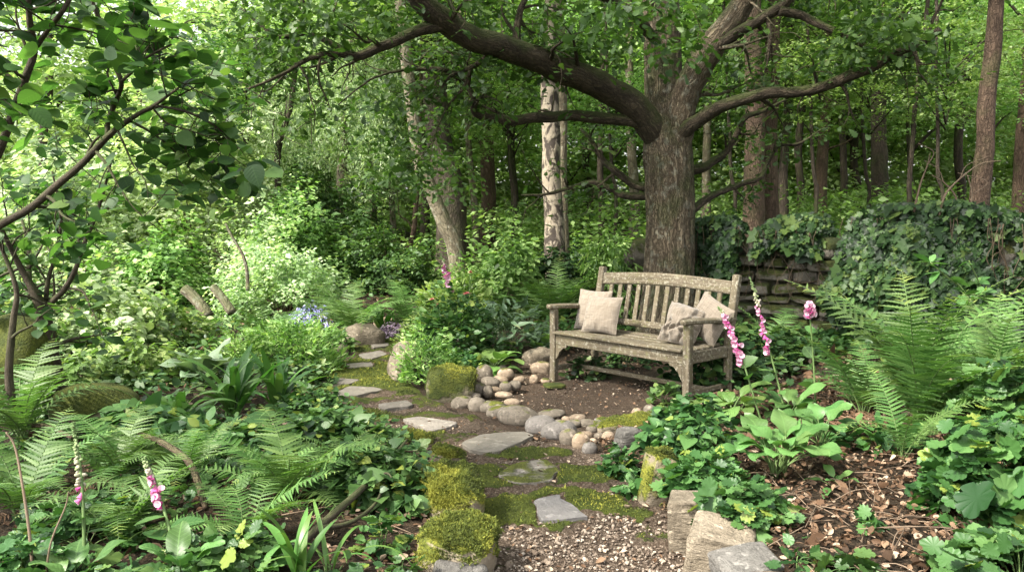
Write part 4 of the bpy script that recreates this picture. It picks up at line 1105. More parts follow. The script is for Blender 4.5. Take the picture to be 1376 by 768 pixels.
# ------------------------------------------------------------------ trees
def side_twigs(wood, P, R, n, L, sd=0, up=.1, t0=.25, depth=1, tips=None, droop=-.05, seg=5, wob=.12, rmin=.0025):
    """random side branches off the curve P; returns points where leaves sit"""
    P = np.asarray(P); m = len(P); tips = [] if tips is None else tips
    Rr = resamp(R, m) if np.ndim(R) else np.full(m, R)
    for k in range(n):
        i = int((t0 + (1 - t0) * (k + U(0, 1)) / n) * (m - 1)); i = min(i, m - 2)
        T = norm(P[i + 1] - P[i]); s = norm(np.cross(T, N(0, 1, 3))); d = norm(T * U(.2, .8) + s + [0, 0, up])
        l = L * U(.6, 1.25); c = [P[i]]
        for q in range(1, 5):
            d = norm(d + N(0, .28, 3) + [0, 0, droop]); c.append(c[-1] + d * l / 4)
        C = catmull(c, 3); r0 = max(rmin * 1.4, min(Rr[i] * .55, .012 + .02 * l))
        tube(wood, C, [r0, rmin], seg if r0 > .008 else 4, r=U(0, 1))
        if depth > 0: side_twigs(wood, C, [r0, rmin], 4, L * .45, up=up, t0=.3, depth=depth - 1, tips=tips, droop=droop, rmin=rmin)
        tips.extend([C[-1], C[len(C) // 2 + 2], C[-3]])
    return tips

seed(41)
OY = 8.7
oak = thing("oak_tree", "big spreading oak with long low limbs standing behind the bench", "tree", hz(at(897, 465, OY)))
og = np.array(oak.location)
def opart(name, px, R, seg=16, rough=.08, ridge=.05, mat='bark_limb', twigs=0, tl=.8, tips=None, wob=.0, nr=9, flare=0):
    P = catmull([at(*p) for p in px], 9)
    P = P + .045 * np.stack([fbm(P * 2.8 + 9 * k, 3, k) for k in range(3)], -1) * min(1, R[0] * 12); R = [q * (.84 if R[0] > .05 else 1) for q in R]
    b = Buf(); tube(b, P, R, seg, rough, 5, ridge, nr, sd=int(px[0][0]) % 40, flare=flare)
    if twigs: side_twigs(b, P, R, twigs, tl, tips=tips, depth=1)
    o = obj(name, b, M[mat], oak, origin=og)
    return P
OT = []
base = hz(at(897, 465, OY))
P = catmull([base + [-.02, 0, -.1], at(899, 380, OY), at(901, 300, OY), at(898, 210, OY), at(892, 120, OY + .1), at(888, 0, OY + .2), at(884, -150, OY + .3), at(890, -330, OY + .5)], 16)
b = Buf(); tube(b, P, [.29, .25, .238, .24, .19, .175, .16, .13], 64, .06, 4, .085, 22, flare=.35); obj("trunk", b, M['bark_oak'], oak, origin=og)
opart("branch", [(900, 225, OY + .05), (878, 175, 8.62), (850, 140, 8.5), (800, 112, 8.3), (752, 92, 8.0), (700, 70, 7.7), (650, 58, 7.4), (610, 38, 7.2), (575, 8, 7.0), (545, -30, 6.8), (480, -80, 6.5)], [.12, .17, .17, .155, .145, .13, .125, .12, .11, .09, .06], twigs=9, tips=OT)
opart("branch", [(593, 36, 7.1), (560, 42, 7.0), (515, 62, 6.9), (480, 75, 6.8), (450, 70, 6.7), (415, 78, 6.6), (380, 98, 6.5), (335, 118, 6.4)], [.05, .045, .04, .035, .03, .02, .014, .008], 8, twigs=7, tl=.6, tips=OT)
opart("branch", [(470, 73, 6.8), (440, 55, 6.9), (405, 45, 7), (370, 48, 7), (325, 12, 7.1)], [.03, .025, .018, .01], 7, twigs=5, tl=.5, tips=OT)
opart("branch", [(900, 182, OY), (885, 172, OY - .1), (840, 161, 8.5), (780, 157, 8.4), (730, 158, 8.3), (690, 164, 8.2), (655, 158, 8.1), (637, 150, 8.05), (634, 128, 8.0), (620, 108, 8.0), (595, 94, 7.9), (570, 92, 7.9), (540, 92, 7.8), (500, 105, 7.8), (455, 142, 7.7)], [.09, .075, .07, .065, .06, .055, .045, .035, .03, .028, .024, .018, .012, .006], 10, twigs=12, tl=.6, tips=OT)
opart("branch", [(660, 62, 7.5), (650, 80, 7.6), (630, 92, 7.7), (610, 100, 7.8), (590, 115, 7.8), (560, 130, 7.8), (552, 150, 7.8)], [.03, .025, .02, .014, .007], 7, twigs=5, tl=.4, tips=OT)
opart("branch", [(632, 92, 7.7), (622, 118, 7.7), (600, 145, 7.7), (585, 180, 7.6), (578, 215, 7.6)], [.018, .014, .010, .005], 6, twigs=4, tl=.4, tips=OT)
opart("branch", [(700, 74, 7.7), (695, 45, 7.7), (700, 15, 7.7), (715, -20, 7.7)], [.05, .035, .03, .02], 8, twigs=5, tl=.6, tips=OT)
opart("branch", [(900, 225, OY), (908, 180, OY-.05), (917, 140, 8.6), (935, 100, 8.5), (960, 60, 8.3), (985, 22, 8.2), (1010, -25, 8.1), (1050, -90, 8.0)], [.12, .19, .17, .165, .155, .14, .12, .08], twigs=6, tips=OT, mat='bark_oak')
opart("branch", [(968, 58, 8.2), (1000, 38, 8.1), (1030, 22, 8.0), (1055, 4, 7.9), (1075, -22, 7.8)], [.07, .06, .06, .055, .04], 9, twigs=4, tips=OT)
opart("branch", [(1048, 14, 7.9), (1080, 22, 7.9), (1110, 38, 7.8), (1140, 50, 7.8), (1170, 66, 7.7), (1192, 66, 7.7), (1200, 45, 7.6)], [.045, .04, .035, .03, .028, .02, .012], 8, twigs=5, tl=.5, tips=OT)
opart("branch", [(898, 195, OY), (915, 175, 8.55), (940, 160, 8.4), (970, 142, 8.2), (1010, 130, 8.0), (1050, 127, 7.9), (1090, 122, 7.8), (1130, 108, 7.6), (1170, 94, 7.5), (1205, 72, 7.4), (1240, 58, 7.3), (1262, 40, 7.2)], [.09, .10, .08, .07, .065, .062, .06, .058, .055, .05, .045, .03], 11, twigs=9, tl=.6, tips=OT)
opart("branch", [(918, 235, OY + .1), (950, 222, 8.9), (975, 205, 9.0), (990, 180, 9.0), (1002, 160, 9.0), (1030, 150, 9.1), (1055, 136, 9.2)], [.07, .055, .045, .04, .035, .025, .015], 8, twigs=4, tl=.5, tips=OT)
opart("branch", [(925, 285, OY + .1), (960, 262, 9.0), (990, 250, 9.2), (1022, 240, 9.3), (1030, 220, 9.4), (1045, 195, 9.4), (1075, 192, 9.5), (1108, 172, 9.5)], [.05, .035, .03, .028, .024, .02, .016, .008], 7, twigs=4, tl=.4, tips=OT)
opart("branch", [(880, 255, OY + .1), (850, 248, 9.0), (825, 228, 9.0), (808, 212, 9.1), (795, 190, 9.1), (780, 172, 9.2)], [.06, .05, .045, .04, .03, .02], 8, twigs=4, tl=.5, tips=OT)
opart("branch", [(878, 262, OY + .1), (840, 262, 9.1), (800, 247, 9.2), (770, 252, 9.3), (735, 262, 9.4), (700, 262, 9.5)], [.05, .04, .032, .025, .018, .01], 7, twigs=5, tl=.5, tips=OT)
opart("branch", [(888, 60, OY + .1), (850, 20, 8.4), (800, -10, 8), (740, -60, 7.6)], [.07, .06, .05, .03], 8, twigs=5, tips=OT)

def pxc(L):
    C = []; R = []; K = []
    for (px, py, w, h, Y, k) in L:
        m = max(1, int(k)); qx = px + w * U(-1, 1, m); qy = py + h * U(-1, 1, m)
        for a, b_ in zip(qx, qy):
            C.append(at(a, b_, Y + U(-.7, .7))); R.append(U(.16, .34))
    return np.array(C), np.array(R)
b = Buf()
OT = np.array(OT); OT = OT[RNG.permutation(len(OT))[:420]]
cloud(b, T_OAK, OT, 9, .14, .07, .6, -.2, .4, .5)
C, R = pxc([(430, 30, 110, 45, 7, 34), (360, 70, 40, 40, 6.8, 8), (600, 8, 80, 25, 7.6, 14), (660, 110, 60, 25, 8.6, 10), (520, 130, 40, 30, 8.2, 6), (750, 40, 70, 40, 8.4, 30), (800, 75, 40, 30, 8.6, 12),
            (840, 25, 50, 30, 6.4, 9), (925, 70, 20, 22, 6.2, 3), (860, 20, 50, 25, 6.5, 4), (742, 70, 35, 50, 8.6, 12), (570, 230, 50, 25, 9.5, 6), (1050, 0, 60, 15, 8.6, 6), (1210, 40, 70, 40, 7.2, 26), (1130, -5, 60, 15, 8.4, 5), (1245, 80, 35, 22, 7.2, 6),
            (560, 205, 70, 60, 8.8, 22), (620, 60, 60, 30, 9, 12), (500, 165, 45, 50, 8.6, 10), (980, 90, 60, 50, 9.6, 12), (1100, 80, 50, 30, 9.2, 8), (820, 195, 40, 30, 9.5, 5), (1010, 200, 40, 30, 9.8, 4)])
cloud(b, T_OAK, C, 32, R, .07, .6, -.25, .45, .5)
obj("foliage", b, M['oak'], oak, origin=og)
# the crown above the picture, which shades the bench
b = Buf(); C = np.column_stack([U(-3.2, 6.5, 230), U(2.8, 12.5, 230), U(3.9, 7.5, 230)])
C = C[(C[:, 2] > 1.9 + C[:, 1] * .27) & (n2(C[:, 0], C[:, 1], .45, 3, 31) > -.12)]
cloud(b, T_OVAL, C, 55, .55, .13, .5, -.2, .4, .5)
obj("upper_foliage", b, M['oak'], oak, origin=og)

# hazel at the left, its branches reaching over the camera side
seed(43)
hb = hz(at(92, 575, 5.2)); hazel = thing("hazel_tree", "multi stemmed hazel with big round leaves at the left edge", "tree", hb)
HT = []
def hpart(px, R, twigs=6, tl=.45, seg=8, name="stem"):
    P = catmull([at(*p) for p in px], 8); b = Buf(); tube(b, P, R, seg, .06, 12, sd=int(px[-1][0]) % 30)
    if twigs: HT.extend(side_twigs(b, P, R, twigs, tl, depth=1, t0=.2, rmin=.0016, droop=-.03))
    o = obj(name, b, M['bark_twig'], hazel, origin=hb)
    return P
hpart([(92, 580, 5.2), (78, 520, 5.2), (66, 470, 5.15), (60, 430, 5.1), (50, 400, 5.05), (28, 360, 5.0), (8, 320, 4.9), (-30, 240, 4.7)], [.068, .058, .05, .04, .02, .014, .010], 6)
hpart([(62, 440, 5.1), (62, 415, 5.1), (85, 390, 5.05), (100, 365, 5.0), (112, 330, 4.95), (125, 300, 4.9), (138, 262, 4.85), (150, 215, 4.8)], [.022, .018, .014, .011, .006], 6)
hpart([(60, 430, 5.1), (64, 380, 5.1), (75, 340, 5.1), (82, 290, 5.1), (70, 230, 5.1)], [.018, .013, .01, .006], 5)
hpart([(55, 420, 5.1), (40, 380, 5.2), (38, 330, 5.3), (25, 280, 5.4)], [.022, .018, .012, .007], 4)
hpart([(18, 560, 4.6), (12, 500, 4.6), (18, 430, 4.6), (22, 390, 4.6), (5, 340, 4.6), (-20, 290, 4.5)], [.026, .022, .016, .011, .008], 4)
hpart([(-60, 340, 3.9), (0, 302, 3.8), (40, 280, 3.75), (75, 250, 3.7), (110, 220, 3.65), (144, 184, 3.6), (168, 165, 3.6), (188, 152, 3.55), (210, 140, 3.5), (240, 118, 3.4)], [.022, .02, .018, .017, .015, .013, .010, .008, .004], 9, .4, name="branch")
hpart([(144, 184, 3.6), (146, 162, 3.6), (158, 130, 3.55), (163, 110, 3.5), (150, 80, 3.5), (141, 55, 3.45), (130, 20, 3.4), (118, -20, 3.35)], [.011, .011, .010, .009, .008, .006], 7, .35, name="branch")
hpart([(163, 110, 3.5), (178, 96, 3.45), (196, 78, 3.4), (230, 60, 3.3)], [.007, .006, .004], 5, .3, name="branch")
hpart([(-20, 240, 3.2), (0, 200, 3.2), (18, 150, 3.15), (36, 100, 3.1), (46, 68, 3.1), (40, 30, 3.05), (37, -20, 3.0)], [.018, .016, .014, .012, .01], 6, .35, name="branch")
hpart([(50, 62, 3.1), (66, 38, 3.05), (82, 18, 3.0), (100, -12, 3.0)], [.009, .009, .008], 4, .3, name="branch")
hpart([(210, 142, 3.5), (250, 150, 3.5), (290, 170, 3.6), (320, 200, 3.7)], [.006, .005, .003], 6, .3, name="branch")
HT = np.array(HT)
b = Buf(); ht = HT[RNG.permutation(len(HT))]
keep = []
for q in ht:
    dv = q - [0, 0, CAM_H]; Y_ = dv[1]
    if Y_ < 1.5: continue
    px_ = 688 + F_PX * dv[0] / Y_
    if px_ < 340: keep.append(q)
ht = np.array(keep)
ht = ht[: int(len(ht) * .6)]; idx = np.repeat(np.arange(len(ht)), 2); n = len(idx)
d = dirs(n, -.25, .3); s = U(.045, .088, n)
inst(b, T_ROUND, ht[idx] + N(0, .03, (n, 3)), d, jitter_up(n, .38), s, U(0, 1, n))
C, R = pxc([(60, 40, 90, 50, 3.4, 5), (150, 60, 90, 60, 3.7, 8), (230, 60, 60, 60, 3.9, 8), (240, 140, 70, 40, 4.0, 8), (100, 140, 90, 40, 4.2, 6), (40, 210, 60, 40, 4.4, 5), (120, 250, 90, 30, 4.8, 6), (310, 190, 30, 30, 3.6, 3),
            (30, 330, 40, 40, 4.7, 5), (170, 320, 50, 30, 4.8, 2), (300, 100, 30, 30, 4.2, 4)])
cloud(b, T_ROUND, C, 4, R, .075, .6, -.25, .3, .38, .25)
C2 = np.column_stack([U(-6, -1.2, 34), U(1.5, 6, 34), U(2.8, 5, 34)]); C2 = C2[(C2[:, 2] > 1.6 + C2[:, 1] * .3)]
cloud(b, T_ROUND, C2, 24, .45, .10, .5, -.25, .3, .4)
inst(b, T_ROUND, np.array([at(338, 222, 3.0), at(322, 232, 3.0), at(352, 215, 3.1)]), np.array([(.35, -.3, -.75), (-.6, -.3, -.2), (.7, .2, -.2)]), np.array([(.2, -1, .3), (.0, -.3, 1), (0, -.3, 1)]), np.array([.085, .075, .08]), .2)
obj("foliage", b, M['hazel'], hazel, origin=hb)
# ------------------------------------------------------------------ woodland behind
seed(51)
def crown_mesh(mat, rx, rz, k, per, ls, T=T_RH, s=0, el=-.15, flat=.35, th=-.1, rad=.5, twigs=12):
    C = rng_pts(k, rx, rx, rz); C = C[fbm(C * .55 + s * 5, 3, s) > th]
    b = Buf(); cloud(b, T, C, per, rad * U(.6, 1.3, len(C)), ls, flat, el, .35, .5, mat=0)
    for j in RNG.choice(len(C), min(twigs, len(C)), replace=False):
        c = C[j]; z0 = c[2] - .5 * math.hypot(c[0], c[1]); tube(b, catmull([(0, 0, z0 - .2), (c[0] * .5, c[1] * .5, c[2] - .15), c], 4), [.03, .008], 4, mat=1)
    return b.mesh("crown", [M[mat], M['bark_dark']])
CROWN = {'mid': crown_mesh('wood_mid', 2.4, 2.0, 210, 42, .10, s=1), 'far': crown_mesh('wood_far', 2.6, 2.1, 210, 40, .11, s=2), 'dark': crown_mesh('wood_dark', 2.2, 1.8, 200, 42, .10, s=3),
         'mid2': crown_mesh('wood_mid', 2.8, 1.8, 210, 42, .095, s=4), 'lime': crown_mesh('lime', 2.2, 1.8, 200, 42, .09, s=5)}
def wtree(name, label, pts, Y, wpx, bark, crowns, group="woodland trees behind the garden", seg=14, extra=None, rough=.08, ridge=.0, zc=None, twigs=0):
    """pts: photo pixels from foot to top of the visible trunk"""
    P0 = at(pts[0][0], pts[0][1], Y); f = hz(P0)
    Q = [f] + [at(p[0], p[1], Y) for p in pts[1:]]
    d = norm(Q[-1] - Q[-2] + [0, 0, .8]); Q += [Q[-1] + d * 2.2, Q[-1] + d * 4.5]
    r = wpx * Y / F_PX / 2
    t = thing(name, label, "tree", f, group=group)
    b = Buf(); P = catmull(Q, 8); P = P + .03 * np.stack([fbm(P * 1.5 + 9 * k, 2, k) for k in range(3)], -1)
    tube(b, P, [r * 1.25, r * 1.05, r, r * .92, r * .8, r * .5], seg, rough, 4, ridge, 11, flare=.25 if r > .06 else 0)
    if twigs: side_twigs(b, P, [r, r * .5], twigs, 1.2, depth=1, droop=.0)
    obj("trunk", b, M[bark], t, origin=f)
    for (cm, dx, dy, z, sc) in crowns:
        o = bpy.data.objects.new("crown", CROWN[cm]); COL.objects.link(o); o.parent = t
        o.location = (dx, dy, z - .9); o.rotation_euler = (0, 0, U(0, 6.28)); o.scale = (sc, sc, sc * U(.85, 1.1))
    return t
bt = wtree("birch_tree", "white barked birch with black diamond scars left of the oak", [(748, 352), (745, 300), (742, 240), (741, 180), (738, 100), (742, 0)], 11.0, 25, 'birch', [('mid', -.4, .5, 6.2, .8)], seg=20)
wtree("birch_tree", "slim grey brown second stem close against the white birch", [(760, 345), (757, 280), (757, 200), (755, 100), (752, 0)], 11.4, 12, 'bark_pale', [])
wtree("leaning_tree", "pale mossy trunk leaning left in front of a dark one", [(622, 362), (612, 330), (598, 298), (584, 268), (572, 240), (560, 205)], 11.0, 20, 'bark_pale', [('mid2', -.6, .4, 5.4, .75)])
wtree("broadleaf_tree", "thick dark ivy-clad trunk right behind the leaning pale one", [(612, 350), (608, 310), (606, 270), (600, 230), (590, 180)], 13.0, 36, 'bark_dark', [('dark', 0, .6, 5.2, .9)], ridge=.08)
wtree("broadleaf_tree", "brown trunk between the leaning trunk and the white birch", [(652, 340), (655, 300), (657, 260), (655, 200)], 16.0, 20, 'bark_pine', [('mid', 0, 0, 5.6, 1.0)])
wtree("broadleaf_tree", "slender trunk with a pale sunlit edge just left of the brown one", [(640, 340), (640, 300), (636, 260), (630, 200)], 15.0, 9, 'bark_pale', [])
wtree("broadleaf_tree", "thin pale birch-like stem standing in the dark hollow left of centre", [(531, 350), (529, 320), (528, 290), (524, 200)], 15.0, 8, 'bark_pale', [('dark', 0, 1.0, 5.4, .9)])
wtree("broadleaf_tree", "forked thin brown stem left of the leaning pale trunk", [(541, 372), (549, 340), (556, 310), (558, 280), (562, 230)], 13.5, 7, 'bark_pine', [], twigs=5)
wtree("broadleaf_tree", "dark slender trunk in the shade at the left of the hollow", [(497, 345), (500, 310), (500, 270), (506, 200)], 17.0, 13, 'bark_dark', [('mid', -.5, .5, 5.8, 1.0)])
wtree("broadleaf_tree", "left and wider of the twin red brown trunks right of the oak", [(1012, 292), (1013, 250), (1014, 190), (1013, 120), (1012, 40)], 11.6, 24, 'bark_pine', [('mid', -.5, .8, 6.3, .9)], ridge=.06)
wtree("broadleaf_tree", "right of the twin red brown trunks, close beside its partner", [(1033, 294), (1033, 250), (1034, 190), (1037, 120), (1040, 40)], 11.9, 21, 'bark_pine', [('lime', .5, 1.2, 6.0, .9)], ridge=.06)
wtree("broadleaf_tree", "dark narrow trunk just right of the twin red brown trunks", [(1052, 292), (1054, 240), (1056, 180), (1060, 100), (1063, 20)], 12.6, 11, 'bark_dark', [('mid2', .2, .6, 6.0, .8)])
wtree("broadleaf_tree", "reddish trunk with a fork, midway between twin trunks and the wide dark trunk", [(1103, 290), (1103, 250), (1105, 210), (1110, 150), (1112, 80)], 17.0, 15, 'bark_pine', [('far', 0, 0, 6.0, 1.0)], twigs=5)
wtree("broadleaf_tree", "faint slim trunk right of the forked reddish one", [(1133, 285), (1134, 250), (1133, 210), (1132, 150)], 19.0, 9, 'bark_dark', [('mid', .3, .5, 6.0, 1.0)])
wtree("broadleaf_tree", "wide dark trunk above the middle of the ivy covered wall", [(1184, 290), (1183, 250), (1181, 200), (1180, 140)], 15.5, 20, 'bark_dark', [('dark', 0, .5, 5.8, 1.0)], ridge=.08)
wtree("broadleaf_tree", "whip thin trunk right of the wide dark trunk", [(1222, 285), (1224, 240), (1229, 170), (1236, 90), (1245, 20)], 12.0, 6, 'bark_dark', [])
wtree("pine_tree", "tall reddish pine with stub knots rising near the right edge", [(1312, 290), (1318, 240), (1324, 190), (1331, 110), (1336, 60), (1338, 0)], 9.4, 22, 'bark_pine', [], seg=20, twigs=0)
wtree("broadleaf_tree", "brown trunk cut by the right edge of the picture", [(1370, 290), (1371, 240), (1374, 180), (1378, 120)], 13.0, 16, 'bark_pine', [('far', .5, .8, 5.8, 1.0)])
wtree("broadleaf_tree", "crooked dark small tree behind the pale shrub on the left", [(372, 330), (374, 270), (372, 220), (378, 180), (392, 130)], 13.0, 8, 'bark_dark', [('dark', -.8, 1.2, 4.2, .6)], twigs=7)
wtree("broadleaf_tree", "far left trunk hidden behind the hazel leaves", [(210, 330), (206, 260), (200, 180), (190, 100)], 17.0, 18, 'bark_dark', [('far', 0, 0, 5.0, 1.05)])
wtree("broadleaf_tree", "dim trunk seen between oak and white birch", [(809, 325), (808, 280), (807, 240), (808, 180)], 16.0, 9, 'bark_dark', [('lime', 0, 0, 5.8, .95)])
wtree("broadleaf_tree", "mossy trunk close to the left side of the oak", [(852, 320), (853, 280), (851, 240), (848, 180)], 15.0, 13, 'bark_pale', [('mid', 0, .8, 5.8, 1.0)])
wtree("broadleaf_tree", "slim trunk seen close to the right side of the oak", [(948, 300), (948, 250), (950, 200), (952, 140)], 16.0, 11, 'bark_pale', [('far', 0, .8, 5.8, 1.0)])
# a second rank with crowns only partly in view
G = "rear rank of woodland trees"
SIDE = ["behind the left hazel", "behind the pale shrub", "over the weeping birch", "over the dark hollow", "left of the white birch", "right of the white birch", "behind the oak trunk", "behind the twin trunks", "over the ivy wall", "at the right edge"]
for k, (px, Y, w, cm, sc) in enumerate([(60, 20, 16, 'far', 1.1), (290, 19, 14, 'far', 1.1), (440, 21, 14, 'mid', 1.2), (570, 19, 16, 'mid', 1.2), (690, 20, 14, 'far', 1.2), (790, 22, 14, 'lime', 1.2), (900, 21, 16, 'far', 1.2), (1075, 20, 14, 'lime', 1.2), (1150, 21, 14, 'far', 1.2), (1290, 18, 16, 'far', 1.2)]):
    wtree("broadleaf_tree", f"dim tree of the rear rank standing {SIDE[k]}", [(px, 300), (px + 2, 260), (px - 3, 200), (px + 5, 120)], Y, w * .7, 'bark_dark', [(cm, 0, 0, 6.0, sc), (('mid', 'far', 'mid2')[k % 3], 1.5, 1.5, 4.6, sc * .8)], G)

for k, (px, Y, cm, z, sc, lab) in enumerate([(1095, 12, 'mid', 2.9, .5, "young leafy tree filling the gap right of the twin trunks"), (1165, 13.5, 'lime', 2.8, .55, "young leafy tree before the wide dark trunk"), (1265, 11.5, 'mid2', 2.9, .5, "young leafy tree between the whip thin trunk and the pine"),
        (985, 12.5, 'mid', 3.0, .5, "young leafy tree just right of the oak trunk"), (825, 13.5, 'mid2', 2.8, .5, "young leafy tree just left of the oak trunk"), (690, 14.5, 'lime', 2.8, .55, "young leafy tree left of the white birch"), (1225, 16, 'far', 3.4, .7, "sunlit young tree beyond the ivy wall"), (500, 14.5, 'mid', 3.3, .6, "young leafy tree over the dark hollow"), (1390, 12.5, 'mid', 3.2, .6, "young leafy tree at the right edge")]):
    tt = wtree("young_tree", lab, [(px, 300), (px + 3, 260), (px - 3, 220)], Y, 5, 'bark_dark', [(cm, 0, 0, z + .9, sc)], "young trees under the canopy")

# weeping pale birch
wb = hz(at(455, 330, 14.0)); t = thing("weeping_birch", "weeping birch with fine whitish foliage hanging left of the hollow", "tree", wb)
b = Buf(); tr = catmull([wb, at(458, 280, 14), at(462, 200, 14), at(470, 100, 14), at(475, -60, 14)], 6); tube(b, tr, [.11, .1, .09, .07, .04], 12, .06); obj("trunk", b, M['birch'], t, origin=wb)
b = Buf(); P0 = []; D0 = []
for k in range(560):
    px, py = 440 + 88 * U(-1, 1), U(-10, 200); Y = 14 + U(-1.2, 1.0)
    if px < 400 and py < 60: continue
    a = at(px, py, Y); L = U(.4, 1.3); m = int(L * 75)
    s = np.sort(U(0, 1, m)); x = a[0] + U(-.35, .35) * s * L + N(0, .045, m); y = a[1] + U(-.3, .3) * s + N(0, .045, m); z = a[2] - L * s ** 1.1
    P0.append(np.stack([x, y, z], -1))
P0 = np.vstack(P0); n = len(P0); inst(b, T_SLIM, P0, dirs(n, -.8, .5), jitter_up(n, 1.0), .06 * np.exp(N(0, .25, n)), np.clip(N(.5, .3, n), 0, 1)); obj("foliage", b, M['pale'], t, origin=wb)
# far wood
b = Buf(); n = 8500
C = np.column_stack([U(-24, 26, n), U(21, 34, n), U(0, 1, n) ** .9 * 12]); C[:, 0] *= C[:, 1] / 28
g0 = np.interp(C[:, 0] / C[:, 1] * F_PX + 688, [0, 80, 200, 320, 420, 900, 1376], [4.2, 4.6, 6.2, 7.8, 8.4, 8.2, 9.2])
C[:, 2] += hgt(C[:, 0], C[:, 1]); C = C[(fbm(C * .35, 3, 77) > -.22) & (C[:, 2] < g0 + 3.5 * fbm(C * .4, 2, 3))]
lf = C[:, 0] / C[:, 1] * F_PX + 688 + 60 * fbm(C * .4, 2, 5) < 430  # left far clusters get paler leaves, hazy sunlight put into their colour
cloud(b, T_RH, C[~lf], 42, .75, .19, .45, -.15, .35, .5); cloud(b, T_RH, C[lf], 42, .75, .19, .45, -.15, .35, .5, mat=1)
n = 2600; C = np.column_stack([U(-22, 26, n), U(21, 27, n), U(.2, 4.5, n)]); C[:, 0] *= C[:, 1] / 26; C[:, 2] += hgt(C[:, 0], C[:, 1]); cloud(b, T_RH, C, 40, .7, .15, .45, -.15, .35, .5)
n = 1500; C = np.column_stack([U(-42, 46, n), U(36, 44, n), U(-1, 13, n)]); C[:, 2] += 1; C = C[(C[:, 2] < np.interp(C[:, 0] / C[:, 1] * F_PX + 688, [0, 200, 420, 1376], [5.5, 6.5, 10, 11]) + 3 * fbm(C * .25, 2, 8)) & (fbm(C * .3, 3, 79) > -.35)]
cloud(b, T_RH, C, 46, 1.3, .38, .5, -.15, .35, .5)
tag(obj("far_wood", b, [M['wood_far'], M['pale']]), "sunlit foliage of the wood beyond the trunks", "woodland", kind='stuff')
b = Buf(); n = 2300
C = np.column_stack([U(-15, 18, n), U(12.0, 21, n), U(0, 1, n) ** 1.6 * 1.1]); C[:, 0] *= C[:, 1] / 16
C[:, 2] += hgt(C[:, 0], C[:, 1]); C = C[fbm(C * .5, 3, 71) > -.1]
cloud(b, T_RH, C, 40, .5, .09, .5, -.1, .35, .5)
tag(obj("woodland_undergrowth", b, M['wood_mid']), "low mixed undergrowth between the woodland trunks", "undergrowth", kind='stuff')

# ------------------------------------------------------------------ shrubs of the middle distance
seed(61)
GS = "shrubs at the back of the garden"
def shrub(label, px, py, w, h, T, ls, mat, cover=3.0, Y=None, name="shrub", **kw):
    kw.setdefault('twigmat', 'dstem'); kw.setdefault('group', GS); kw.setdefault('el', -.1)
    pos = None if Y is None else hz(at(px, py, Y))
    if pos is not None: h = h + 0
    return dome(name, label, "shrub", px, py, w, h, T, ls, M and mat, cover, pos=pos, **kw)
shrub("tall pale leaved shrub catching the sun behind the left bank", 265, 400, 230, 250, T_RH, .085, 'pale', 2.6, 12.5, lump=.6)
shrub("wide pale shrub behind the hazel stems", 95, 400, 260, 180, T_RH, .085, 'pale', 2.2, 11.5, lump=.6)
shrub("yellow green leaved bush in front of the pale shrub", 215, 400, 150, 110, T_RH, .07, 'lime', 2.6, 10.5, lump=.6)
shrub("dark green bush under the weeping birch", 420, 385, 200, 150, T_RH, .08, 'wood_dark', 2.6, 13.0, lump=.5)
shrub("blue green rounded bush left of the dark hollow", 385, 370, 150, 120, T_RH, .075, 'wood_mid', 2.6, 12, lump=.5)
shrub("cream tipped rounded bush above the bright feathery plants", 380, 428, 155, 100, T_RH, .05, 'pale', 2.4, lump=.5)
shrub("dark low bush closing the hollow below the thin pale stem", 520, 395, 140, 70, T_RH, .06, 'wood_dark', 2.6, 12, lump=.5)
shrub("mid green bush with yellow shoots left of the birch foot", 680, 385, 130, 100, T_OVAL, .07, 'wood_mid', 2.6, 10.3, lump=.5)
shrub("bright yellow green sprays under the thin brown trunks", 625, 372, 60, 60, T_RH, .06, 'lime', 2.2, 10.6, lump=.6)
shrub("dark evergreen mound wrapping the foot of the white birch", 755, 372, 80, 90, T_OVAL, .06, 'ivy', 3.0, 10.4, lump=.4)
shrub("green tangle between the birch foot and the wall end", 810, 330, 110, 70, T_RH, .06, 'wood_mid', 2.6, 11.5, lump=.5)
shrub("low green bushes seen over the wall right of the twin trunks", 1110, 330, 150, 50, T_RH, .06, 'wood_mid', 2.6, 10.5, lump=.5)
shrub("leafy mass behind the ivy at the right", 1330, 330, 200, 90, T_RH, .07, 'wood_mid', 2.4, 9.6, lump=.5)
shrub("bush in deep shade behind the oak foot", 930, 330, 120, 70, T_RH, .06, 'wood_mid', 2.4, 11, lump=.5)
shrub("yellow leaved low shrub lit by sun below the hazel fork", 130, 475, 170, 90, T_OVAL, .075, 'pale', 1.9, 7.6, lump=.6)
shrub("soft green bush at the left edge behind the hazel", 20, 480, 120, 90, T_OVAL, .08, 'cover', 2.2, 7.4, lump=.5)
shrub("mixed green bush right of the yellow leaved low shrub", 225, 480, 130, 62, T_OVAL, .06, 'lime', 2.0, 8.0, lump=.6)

shrub("sunlit whitish green sprays spilling right of the tall pale shrub", 345, 385, 120, 130, T_RH, .06, 'pale', 1.6, 11.0, lump=.7)
shrub("fresh green low shrub between the hazel and the grey green plant", 185, 515, 150, 60, T_OVAL, .055, 'lime', 2.0, lump=.5)
shrub("pale green weeds on the sunny ground behind the low mossy boulder", 110, 530, 150, 50, T_OVAL, .05, 'hosta', 1.8, lump=.5)
